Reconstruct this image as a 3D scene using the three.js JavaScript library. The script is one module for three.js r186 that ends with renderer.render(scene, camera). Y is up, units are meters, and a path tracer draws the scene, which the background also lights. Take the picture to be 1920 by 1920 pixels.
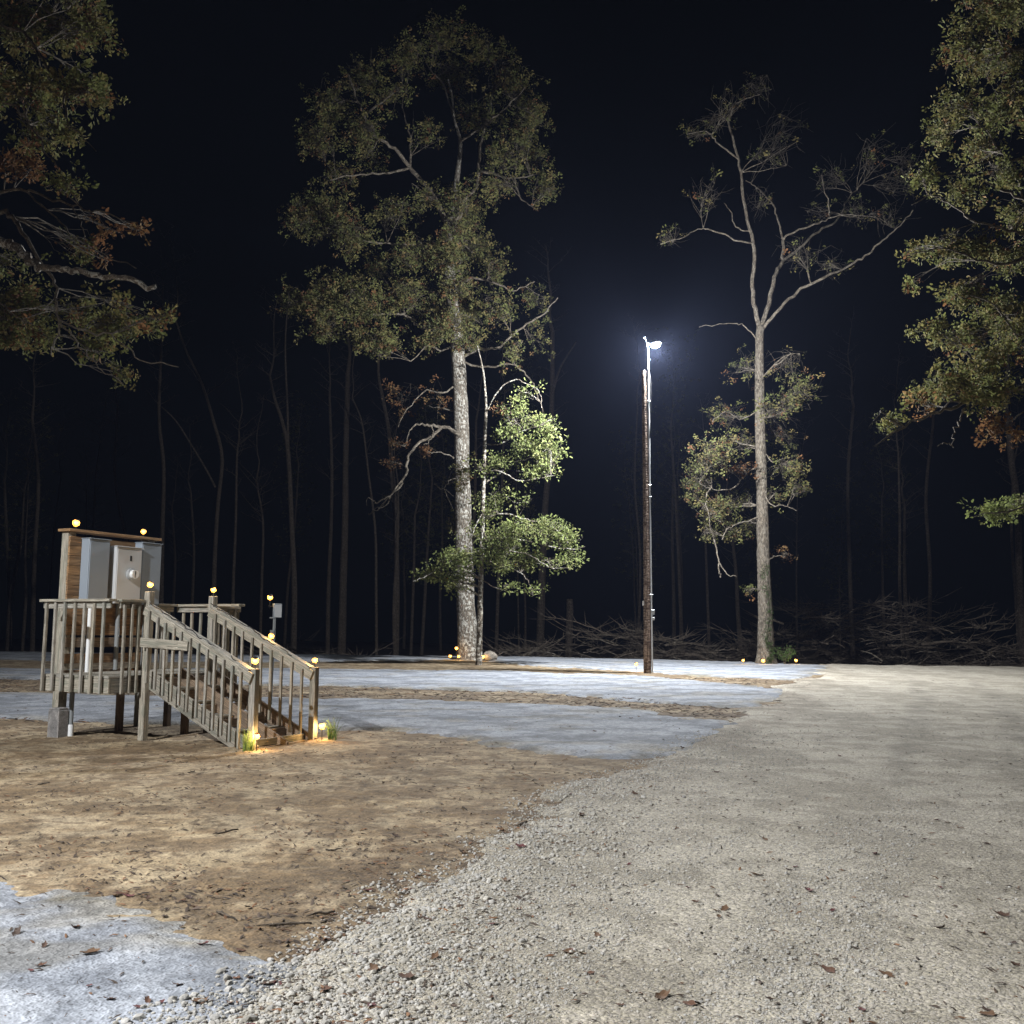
import * as THREE from 'three';
import { mergeGeometries } from 'three/addons/utils/BufferGeometryUtils.js';

// ---------------------------------------------------------------- camera, sky, exposure
const scene = new THREE.Scene();
const camera = new THREE.PerspectiveCamera(53.0, 1, 0.1, 600);
camera.position.set(0, 1.6, 0);
camera.rotation.order = 'YXZ';
camera.rotation.set(THREE.MathUtils.degToRad(6.7), 0, THREE.MathUtils.degToRad(0.5));

const renderer = new THREE.WebGLRenderer({ antialias: true });
renderer.setSize(1024, 1024);
renderer.toneMapping = THREE.LinearToneMapping;
renderer.toneMappingExposure = 1.0;
renderer.shadowMap.enabled = true;
renderer.shadowMap.type = THREE.PCFSoftShadowMap;

{ // an even, almost black night sky
  const w = 64, h = 32, d = new Float32Array(w * h * 4);
  for (let i = 0; i < w * h; i++) { d[i * 4] = 0.0007; d[i * 4 + 1] = 0.0009; d[i * 4 + 2] = 0.0010; d[i * 4 + 3] = 1; }
  const sky = new THREE.DataTexture(d, w, h, THREE.RGBAFormat, THREE.FloatType);
  sky.mapping = THREE.EquirectangularReflectionMapping; sky.needsUpdate = true;
  scene.background = sky; scene.environment = sky;
}
scene.fog = new THREE.FogExp2(new THREE.Color(0.50, 0.60, 1.0), 0.00024);

const LAMP_COLOR = new THREE.Color(0.95, 0.975, 1.0), NEAR_LAMP_COLOR = new THREE.Color(0.985, 0.985, 0.985);
const POLE_LAMP_POWER = 1620, NEAR_LAMP_POWER = 1400;

// ---------------------------------------------------------------- helpers
function rng(seed) { let a = seed >>> 0; return () => { a = (a + 0x6D2B79F5) | 0; let t = Math.imul(a ^ (a >>> 15), 1 | a); t = (t + Math.imul(t ^ (t >>> 7), 61 | t)) ^ t; return ((t ^ (t >>> 14)) >>> 0) / 4294967296; }; }
const rnd = rng(11);
const rr = (a, b, r = rnd) => a + (b - a) * r();
const clamp = (x, a = 0, b = 1) => Math.min(b, Math.max(a, x));
const sstep = (a, b, x) => { const t = clamp((x - a) / (b - a)); return t * t * (3 - 2 * t); };
function hash2(x, y, s) { let h = Math.imul(x, 374761393) ^ Math.imul(y, 668265263) ^ Math.imul(s, 2147483647 - 1013); h = Math.imul(h ^ (h >>> 13), 1274126177); return ((h ^ (h >>> 16)) >>> 0) / 4294967296; }
function vnoise(x, y, s = 0, wrap = 0) {
  const xi = Math.floor(x), yi = Math.floor(y), fx = x - xi, fy = y - yi;
  const u = fx * fx * (3 - 2 * fx), v = fy * fy * (3 - 2 * fy);
  const m = wrap ? (k => ((k % wrap) + wrap) % wrap) : (k => k);
  const a = hash2(m(xi), m(yi), s), b = hash2(m(xi + 1), m(yi), s), c = hash2(m(xi), m(yi + 1), s), d = hash2(m(xi + 1), m(yi + 1), s);
  return a + (b - a) * u + (c - a) * v + (a - b - c + d) * u * v;
}
function fbm(x, y, oct = 4, s = 0) { let v = 0, a = 0.5, n = 0; for (let i = 0; i < oct; i++) { v += a * vnoise(x, y, s + i); n += a; x *= 2.03; y *= 2.03; a *= 0.5; } return v / n; }
const used = {};
function numbered(n) { const k = used[n] = (used[n] ?? -1) + 1; return k ? n + '_' + String(k).padStart(3, '0') : n; }
function tag(o, label, category, group, kind) {
  o.userData.label = label; if (category) o.userData.category = category;
  if (group) o.userData.group = group; if (kind) o.userData.kind = kind; return o;
}
function shade(o) { o.traverse(m => { if (m.isMesh) { m.castShadow = true; m.receiveShadow = true; } }); return o; }
function thing(name, label, category, pos = [0, 0, 0], turn = 0, group) {
  const g = new THREE.Group(); g.name = numbered(name); g.position.set(...pos); g.rotation.y = turn;
  tag(g, label, category, group); scene.add(g); return g;
}
function part(name, geo, mat, parent, kind) { const m = new THREE.Mesh(geo, mat); m.name = name; m.castShadow = m.receiveShadow = true; if (kind) m.userData.kind = kind; parent.add(m); return m; }
function structure(name, geo, mat, label) { const m = new THREE.Mesh(geo, mat); m.name = numbered(name); m.castShadow = m.receiveShadow = true; m.userData.kind = 'structure'; m.userData.label = label; scene.add(m); return m; }

function dataTex(size, h, fn, srgb = true) {
  const d = new Uint8Array(size * h * 4), c = [0, 0, 0];
  for (let y = 0; y < h; y++) for (let x = 0; x < size; x++) { fn(x, y, c); const i = (y * size + x) * 4; d[i] = clamp(c[0], 0, 255); d[i + 1] = clamp(c[1], 0, 255); d[i + 2] = clamp(c[2], 0, 255); d[i + 3] = 255; }
  const t = new THREE.DataTexture(d, size, h, THREE.RGBAFormat); t.wrapS = t.wrapT = THREE.RepeatWrapping; t.magFilter = THREE.LinearFilter; t.minFilter = THREE.LinearMipmapLinearFilter; t.generateMipmaps = true;
  if (srgb) t.colorSpace = THREE.SRGBColorSpace; t.needsUpdate = true; return t;
}
function tileField(size, octaves, seed) { // tileable noise field 0..1; octaves = [[cells, weight], ...]
  const f = new Float32Array(size * size); let n = 0;
  octaves.forEach(([c, w], k) => { n += w; const st = c / size; for (let y = 0; y < size; y++) for (let x = 0; x < size; x++) f[y * size + x] += w * vnoise(x * st, y * st, seed + k * 17, c); });
  for (let i = 0; i < f.length; i++) f[i] /= n; return f;
}
const lerp3 = (o, a, b, t) => { o[0] = a[0] + (b[0] - a[0]) * t; o[1] = a[1] + (b[1] - a[1]) * t; o[2] = a[2] + (b[2] - a[2]) * t; };

// ---------------------------------------------------------------- measured data (metres)
const TALL_OAK = {base: [-1.79, 0.41, -45.0], trunk: [[0.02, -0.15, 0.0, 0.725], [-0.03, 0.21, 0.0, 0.514], [-0.11, 1.08, 0.0, 0.432], [-0.23, 3.17, 0.0, 0.386], [-0.34, 5.51, 0.0, 0.362], [-0.42, 7.88, 0.0, 0.339], [-0.5, 10.29, 0.0, 0.327], [-0.63, 12.72, 0.0, 0.316], [-0.77, 14.19, 0.0, 0.304], [-0.94, 15.67, 0.0, 0.269], [-1.13, 17.42, 0.0, 0.234], [-1.19, 19.18, 0.0, 0.199], [-1.01, 20.7, 0.0, 0.152], [-0.8, 22.49, 0.0, 0.105], [-0.74, 23.65, 0.0, 0.082], [-1.03, 24.69, 0.0, 0.058], [-1.14, 25.73, 0.0, 0.047], [-1.35, 26.64, 0.0, 0.035]], limbs: [[[-1.21, 19.43, 0.0, 0.14], [-1.73, 20.47, 0.24, 0.123], [-2.21, 21.24, 0.47, 0.106], [-3.0, 21.97, 0.69, 0.089]], [[-3.0, 21.97, 0.69, 0.086], [-3.62, 22.65, 1.1, 0.075], [-4.44, 23.14, 1.32, 0.064], [-4.86, 23.79, 1.66, 0.052], [-5.26, 24.65, 1.67, 0.041], [-5.65, 25.68, 2.08, 0.03]], [[-3.0, 21.97, 0.69, 0.065], [-3.01, 22.74, 0.52, 0.053], [-3.07, 23.82, 0.13, 0.042], [-3.38, 24.97, -0.09, 0.031], [-3.6, 26.71, -0.63, 0.02]], [[-3.0, 21.89, 0.69, 0.065], [-3.72, 21.52, 1.05, 0.053], [-4.82, 21.31, 1.36, 0.042], [-5.85, 20.97, 1.83, 0.031], [-6.7, 20.54, 2.21, 0.02]], [[-1.0, 19.69, 0.0, 0.108], [-0.58, 20.18, -0.27, 0.098], [-0.45, 20.93, -0.33, 0.088], [0.11, 21.68, -0.44, 0.078], [0.17, 22.42, -0.38, 0.069], [0.27, 23.88, -0.55, 0.059], [0.6, 25.63, -0.85, 0.049], [0.86, 27.11, -0.79, 0.04], [0.71, 28.37, -1.11, 0.03]], [[-0.74, 23.53, 0.0, 0.065], [-0.18, 23.67, 0.49, 0.053], [0.6, 24.16, 0.79, 0.042], [1.47, 24.72, 1.2, 0.031], [2.22, 25.22, 1.91, 0.02]], [[0.3, 22.35, -0.38, 0.065], [1.17, 22.04, -0.09, 0.053], [1.66, 21.69, 0.29, 0.042], [2.55, 21.6, 0.89, 0.031], [3.33, 21.7, 1.24, 0.02]], [[-1.08, 24.69, 0.0, 0.043], [-1.63, 26.6, -0.4, 0.035], [-2.2, 27.39, -0.53, 0.028], [-2.71, 28.53, -0.99, 0.02]], [[-1.21, 17.67, 0.0, 0.086], [-1.5, 17.85, 0.39, 0.076], [-2.14, 18.31, 0.58, 0.066], [-2.81, 18.22, 1.13, 0.055], [-4.43, 18.15, 1.39, 0.045], [-5.54, 18.41, 1.81, 0.035], [-6.9, 18.76, 2.12, 0.025]], [[1.66, 21.69, 0.29, 0.043], [2.03, 20.54, 0.73, 0.031], [2.62, 19.82, 1.25, 0.02]], [[-0.98, 15.18, 0.0, 0.086], [-1.86, 14.59, 0.27, 0.076], [-2.55, 14.72, 0.63, 0.066], [-3.11, 15.1, 0.97, 0.055], [-4.35, 14.95, 1.41, 0.045], [-5.67, 14.74, 1.86, 0.035], [-6.79, 15.01, 2.05, 0.025]], [[-1.04, 16.17, 0.0, 0.065], [-1.83, 16.69, -0.45, 0.05], [-2.74, 16.5, -1.05, 0.035], [-3.77, 15.76, -1.56, 0.02]], [[-0.61, 13.21, 0.0, 0.075], [0.3, 13.6, 0.4, 0.064], [1.14, 13.67, 0.59, 0.053], [2.31, 14.65, 0.84, 0.042], [3.12, 15.08, 1.19, 0.031], [3.69, 15.69, 1.56, 0.02]], [[-0.61, 13.33, 0.0, 0.054], [0.42, 12.96, 0.03, 0.047], [1.74, 12.98, 0.46, 0.04], [2.45, 12.54, 0.34, 0.033], [2.87, 11.6, 0.71, 0.027], [3.15, 10.73, 0.9, 0.02]], [[-1.07, 16.54, 0.0, 0.065], [-0.11, 17.17, 0.01, 0.053], [0.98, 16.8, 0.39, 0.042], [1.71, 16.43, 0.41, 0.031], [2.66, 16.73, 0.62, 0.02]], [[-0.77, 14.19, 0.0, 0.054], [-1.37, 13.74, 0.25, 0.042], [-2.05, 13.74, 0.66, 0.031], [-2.7, 12.89, 1.1, 0.02]], [[-0.65, 12.23, 0.0, 0.043], [-1.33, 11.67, 0.29, 0.036], [-2.05, 11.8, 0.21, 0.029], [-2.72, 11.12, 0.53, 0.022], [-3.27, 10.11, 0.73, 0.015]], [[-0.39, 9.66, 0.0, 0.118], [-0.55, 9.99, 0.29, 0.102], [-0.96, 10.2, 0.27, 0.085], [-1.49, 10.24, 0.44, 0.068], [-1.99, 10.24, 0.65, 0.051], [-2.39, 10.18, 0.88, 0.035]], [[-1.44, 10.12, 0.44, 0.075], [-1.81, 9.75, 0.46, 0.069], [-2.31, 9.35, 0.8, 0.062], [-2.77, 8.78, 0.95, 0.056], [-2.83, 8.05, 1.12, 0.049], [-3.11, 7.43, 1.01, 0.043], [-3.64, 6.84, 1.43, 0.036], [-4.16, 6.59, 1.31, 0.03]], [[-2.95, 7.71, 1.01, 0.043], [-3.39, 7.11, 1.13, 0.035], [-3.96, 6.38, 1.38, 0.028], [-4.33, 6.12, 1.64, 0.02]], [[-2.39, 10.18, 0.88, 0.032], [-2.69, 9.76, 1.08, 0.024], [-2.81, 9.07, 1.51, 0.015]], [[-3.93, 6.62, 1.31, 0.027], [-4.28, 6.8, 1.63, 0.019], [-4.35, 6.43, 1.86, 0.012]], [[-3.38, 6.99, 1.13, 0.027], [-3.52, 6.63, 1.28, 0.022], [-4.02, 6.3, 1.43, 0.017], [-4.03, 5.89, 1.6, 0.012]], [[-1.81, 10.04, 0.46, 0.032], [-1.71, 9.69, 0.56, 0.026], [-1.88, 9.33, 0.92, 0.021], [-2.09, 9.2, 1.21, 0.015]], [[-0.4, 8.6, 0.0, 0.038], [-0.95, 8.94, 0.1, 0.03], [-1.53, 9.07, 0.26, 0.022], [-1.96, 8.94, 0.75, 0.015]], [[-0.37, 7.77, 0.0, 0.038], [-0.81, 7.97, 0.21, 0.03], [-1.26, 7.47, 0.37, 0.022], [-1.6, 7.56, 0.52, 0.015]]], clumps: [[-1.6, 28.45, 0.49, 1.4, 0.98, 1.43, 88, 0], [-3.04, 26.63, 1.7, 1.17, 0.98, 1.29, 63, 0], [0.23, 28.32, -0.23, 1.17, 0.98, 1.29, 73, 0], [-5.03, 25.59, 1.8, 1.36, 1.08, 1.46, 80, 0], [1.62, 26.9, -0.41, 1.22, 1.26, 1.49, 84, 0], [-6.46, 24.2, 1.8, 1.08, 1.26, 1.4, 86, 0], [2.66, 26.48, -2.31, 0.98, 1.31, 1.37, 70, 0], [-3.66, 24.7, 2.16, 1.17, 0.98, 1.29, 36, 0], [-1.26, 28.02, -2.43, 1.4, 0.98, 1.43, 63, 0], [0.28, 24.98, -0.03, 1.4, 1.17, 1.54, 75, 0], [-7.08, 22.77, 1.8, 0.94, 1.08, 1.21, 73, 0], [-5.15, 23.09, 1.8, 1.31, 1.08, 1.43, 77, 0], [-2.14, 23.13, 1.76, 1.05, 0.94, 1.19, 27, 0], [2.67, 23.7, -1.92, 1.08, 1.08, 1.29, 52, 0], [3.14, 20.91, 1.2, 0.75, 0.89, 0.98, 48, 0], [1.31, 21.89, 2.34, 1.17, 1.08, 1.35, 57, 0], [-6.05, 21.62, 0.68, 1.17, 0.75, 1.15, 32, 0], [-7.53, 18.91, 2.2, 0.84, 1.08, 1.15, 82, 0], [-6.44, 19.41, 2.2, 1.31, 0.94, 1.35, 100, 0], [-5.48, 18.26, 2.2, 1.31, 1.08, 1.43, 115, 0], [-3.78, 19.78, 1.2, 1.17, 0.89, 1.23, 47, 0], [-2.1, 20.29, 1.5, 1.12, 0.94, 1.23, 33, 0], [-0.62, 21.06, -2.05, 1.17, 1.08, 1.35, 92, 0], [0.07, 19.02, -1.2, 1.08, 1.08, 1.29, 95, 0], [-1.61, 17.96, 1.2, 1.36, 1.08, 1.46, 106, 0], [1.01, 17.68, -0.34, 0.84, 1.08, 1.15, 41, 0], [-3.02, 17.45, 1.2, 1.17, 0.84, 1.21, 54, 0], [-4.86, 18.3, -1.82, 0.94, 0.7, 0.98, 30, 0], [-7.42, 14.99, 2.8, 0.84, 0.75, 0.95, 69, 0], [-6.2, 15.07, 2.8, 1.26, 1.08, 1.4, 149, 0], [-4.56, 14.74, 2.8, 1.36, 1.08, 1.46, 146, 0], [-6.27, 13.68, 2.8, 1.03, 0.56, 0.95, 47, 0], [-3.63, 13.35, 2.8, 0.89, 0.65, 0.93, 58, 0], [-4.35, 13.35, 2.8, 0.94, 0.58, 0.91, 45, 0], [-2.99, 15.75, 1.2, 1.36, 0.94, 1.37, 116, 0], [-1.51, 16.18, -1.2, 1.31, 1.08, 1.43, 115, 0], [-0.26, 15.81, -1.2, 1.08, 1.17, 1.35, 92, 0], [1.14, 14.99, 1.79, 1.08, 0.98, 1.23, 43, 0], [2.7, 16.3, -1.07, 1.03, 1.03, 1.23, 29, 0], [2.93, 14.29, -0.24, 0.89, 0.79, 1.01, 16, 0], [1.62, 12.99, 2.6, 0.89, 0.79, 1.01, 22, 0], [-2.01, 13.83, 1.2, 0.94, 0.7, 0.98, 30, 0], [-5.54, 15.9, 2.8, 1.17, 0.7, 1.12, 37, 0], [-1.03, 17.59, -1.2, 1.05, 0.94, 1.19, 62, 0], [2.12, 23.14, 1.83, 0.94, 0.94, 1.12, 40, 0], [0.75, 20.37, 2.48, 1.17, 0.94, 1.26, 45, 0], [2.87, 24.46, -0.24, 0.84, 0.84, 1.01, 25, 0], [-4.98, 22.74, -0.06, 0.94, 0.79, 1.04, 20, 0], [-0.99, 17.57, 1.6, 0.98, 0.94, 1.15, 58, 0], [-0.74, 16.12, 1.6, 0.98, 0.94, 1.15, 58, 0], [-0.87, 14.65, 1.7, 1.08, 0.84, 1.15, 62, 0], [-0.01, 13.67, 1.4, 0.98, 0.61, 0.95, 27, 0], [-0.62, 18.83, 1.5, 1.08, 0.84, 1.15, 49, 0], [-1.64, 14.1, 1.5, 0.94, 0.61, 0.93, 31, 0], [-0.82, 20.18, 1.2, 1.03, 0.84, 1.12, 35, 0], [-3.2, 9.32, 1.19, 0.51, 0.37, 0.53, 6, 1], [-3.56, 8.59, -0.11, 0.37, 0.33, 0.42, 6, 1], [-2.11, 9.26, -1.09, 0.33, 0.23, 0.34, 6, 1], [-1.26, 11.36, -0.5, 1.4, 1.17, 1.54, 9, 1], [-3.72, 12.14, -1.84, 0.94, 0.94, 1.12, 14, 1], [-0.46, 5.57, -0.64, 0.42, 1.4, 1.09, 27, 0], [-0.23, 7.96, 2.54, 0.37, 0.94, 0.79, 16, 0]]};
const SLENDER_TREE = {base: [-1.2, 0.35, -39.2], trunk: [[-0.0, -0.15, 0.0, 0.132], [0.01, 1.36, 0.0, 0.107], [0.03, 2.98, 0.0, 0.097], [0.06, 5.02, 0.0, 0.087], [0.1, 7.09, 0.0, 0.076], [0.12, 8.76, 0.0, 0.066], [0.15, 10.02, 0.0, 0.051], [0.03, 11.3, 0.0, 0.036], [-0.21, 12.36, 0.0, 0.02]], limbs: [[[0.14, 7.29, 0.0, 0.037], [0.68, 7.4, 0.39, 0.031], [1.39, 7.02, 0.54, 0.025], [2.2, 7.03, 0.75, 0.019], [2.76, 7.11, 0.95, 0.013]], [[0.12, 6.98, 0.0, 0.033], [0.57, 7.3, -0.25, 0.028], [1.18, 7.77, -0.32, 0.023], [2.01, 8.03, -0.29, 0.018], [2.64, 8.43, -0.39, 0.013]], [[0.15, 8.34, 0.0, 0.028], [0.77, 8.36, 0.16, 0.024], [1.48, 8.78, 0.49, 0.019], [2.19, 9.06, 0.68, 0.015], [2.79, 9.34, 0.86, 0.01]], [[0.08, 5.33, 0.0, 0.037], [0.79, 5.66, 0.21, 0.033], [1.71, 5.44, 0.4, 0.028], [2.42, 5.3, 0.44, 0.023], [3.02, 4.94, 0.7, 0.018], [3.42, 4.47, 0.73, 0.013]], [[0.06, 4.81, 0.0, 0.037], [0.7, 4.9, 0.24, 0.033], [1.51, 4.78, 0.56, 0.028], [2.41, 4.56, 0.78, 0.023], [3.21, 4.36, 0.9, 0.018], [3.88, 4.37, 1.33, 0.013]], [[0.05, 3.99, 0.0, 0.033], [0.61, 3.88, 0.27, 0.027], [1.32, 3.61, 0.47, 0.022], [1.83, 3.17, 0.53, 0.017], [2.02, 2.6, 0.91, 0.011]], [[0.03, 4.2, 0.0, 0.033], [-0.61, 4.07, 0.23, 0.027], [-1.19, 3.74, 0.65, 0.022], [-1.96, 3.28, 0.89, 0.017], [-2.41, 3.06, 1.3, 0.011]], [[0.06, 5.02, 0.0, 0.028], [0.61, 4.37, 0.44, 0.024], [1.71, 4.15, 0.89, 0.02], [2.6, 3.64, 1.15, 0.015], [3.37, 3.56, 1.64, 0.011]], [[0.02, 3.38, 0.0, 0.023], [0.62, 2.97, 0.32, 0.017], [1.13, 2.72, 0.6, 0.01]], [[0.15, 9.6, 0.0, 0.028], [0.54, 10.44, 0.04, 0.025], [1.16, 10.92, 0.26, 0.021], [1.67, 10.8, 0.35, 0.017], [2.19, 10.48, 0.38, 0.014], [2.31, 9.82, 0.54, 0.01]], [[0.07, 5.84, 0.0, 0.023], [-0.2, 5.16, 0.64, 0.016], [-0.38, 4.52, 1.01, 0.009]]], clumps: [[2.24, 9.28, 0.12, 0.75, 0.33, 0.65, 53, 2], [2.59, 8.17, 0.84, 0.61, 0.35, 0.57, 67, 2], [1.79, 8.31, 0.47, 0.75, 0.35, 0.66, 76, 2], [1.01, 8.78, 0.77, 0.79, 0.35, 0.68, 46, 2], [0.87, 7.77, -0.03, 0.75, 0.31, 0.64, 44, 2], [2.1, 7.27, 0.56, 0.83, 0.22, 0.64, 45, 2], [1.27, 9.71, 1.27, 0.75, 0.31, 0.64, 28, 2], [2.63, 8.77, 0.9, 0.45, 0.31, 0.45, 43, 2], [2.4, 7.62, 0.68, 0.57, 0.29, 0.51, 47, 2], [1.48, 9.31, 0.45, 0.65, 0.24, 0.54, 23, 2], [0.76, 9.59, 1.04, 0.53, 0.24, 0.46, 12, 1], [2.02, 5.2, 0.4, 1.22, 0.29, 0.9, 59, 2], [3.02, 4.69, 0.58, 0.92, 0.29, 0.72, 57, 2], [1.01, 4.82, 1.09, 1.02, 0.35, 0.82, 77, 2], [1.73, 4.02, -0.19, 1.02, 0.33, 0.81, 72, 2], [0.71, 3.73, 0.4, 0.79, 0.35, 0.68, 67, 2], [2.02, 2.8, 0.79, 0.57, 0.14, 0.43, 17, 2], [-1.04, 3.91, 0.5, 1.06, 0.33, 0.83, 84, 2], [-1.89, 3.27, 0.26, 0.75, 0.18, 0.56, 33, 2], [-1.18, 3.17, -0.09, 0.79, 0.18, 0.59, 39, 2], [3.57, 4.11, 0.2, 0.61, 0.22, 0.5, 30, 2], [-0.32, 5.0, 0.16, 0.57, 0.35, 0.55, 28, 2], [2.81, 3.8, 0.85, 0.79, 0.22, 0.61, 34, 2], [1.2, 5.21, 1.24, 0.88, 0.22, 0.66, 33, 2], [0.32, 4.33, 0.98, 0.65, 0.33, 0.59, 46, 2], [0.83, 2.94, 1.0, 0.57, 0.18, 0.45, 17, 2], [-0.39, 3.94, 0.66, 0.57, 0.39, 0.57, 48, 2], [2.6, 4.95, 0.98, 0.88, 0.2, 0.65, 34, 2], [0.58, 6.4, -0.28, 0.75, 0.39, 0.68, 49, 2], [0.06, 7.48, 0.16, 0.65, 0.45, 0.66, 42, 2], [0.48, 5.75, -0.04, 0.79, 0.31, 0.66, 47, 2], [1.5, 6.23, 1.12, 0.75, 0.2, 0.57, 14, 2], [1.11, 4.42, -0.09, 0.88, 0.29, 0.7, 54, 2], [1.47, 10.24, 0.92, 0.75, 0.39, 0.68, 18, 2], [-1.99, 3.34, 0.5, 0.81, 0.18, 0.6, 29, 2], [-1.18, 3.97, 0.8, 0.9, 0.2, 0.66, 35, 2], [-0.79, 3.45, 0.4, 0.81, 0.18, 0.6, 29, 2], [-0.98, 2.94, 0.6, 0.69, 0.16, 0.51, 22, 2], [2.81, 5.26, 0.9, 0.81, 0.16, 0.59, 25, 2], [3.22, 4.89, 0.6, 0.81, 0.16, 0.59, 25, 2]]};
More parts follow.
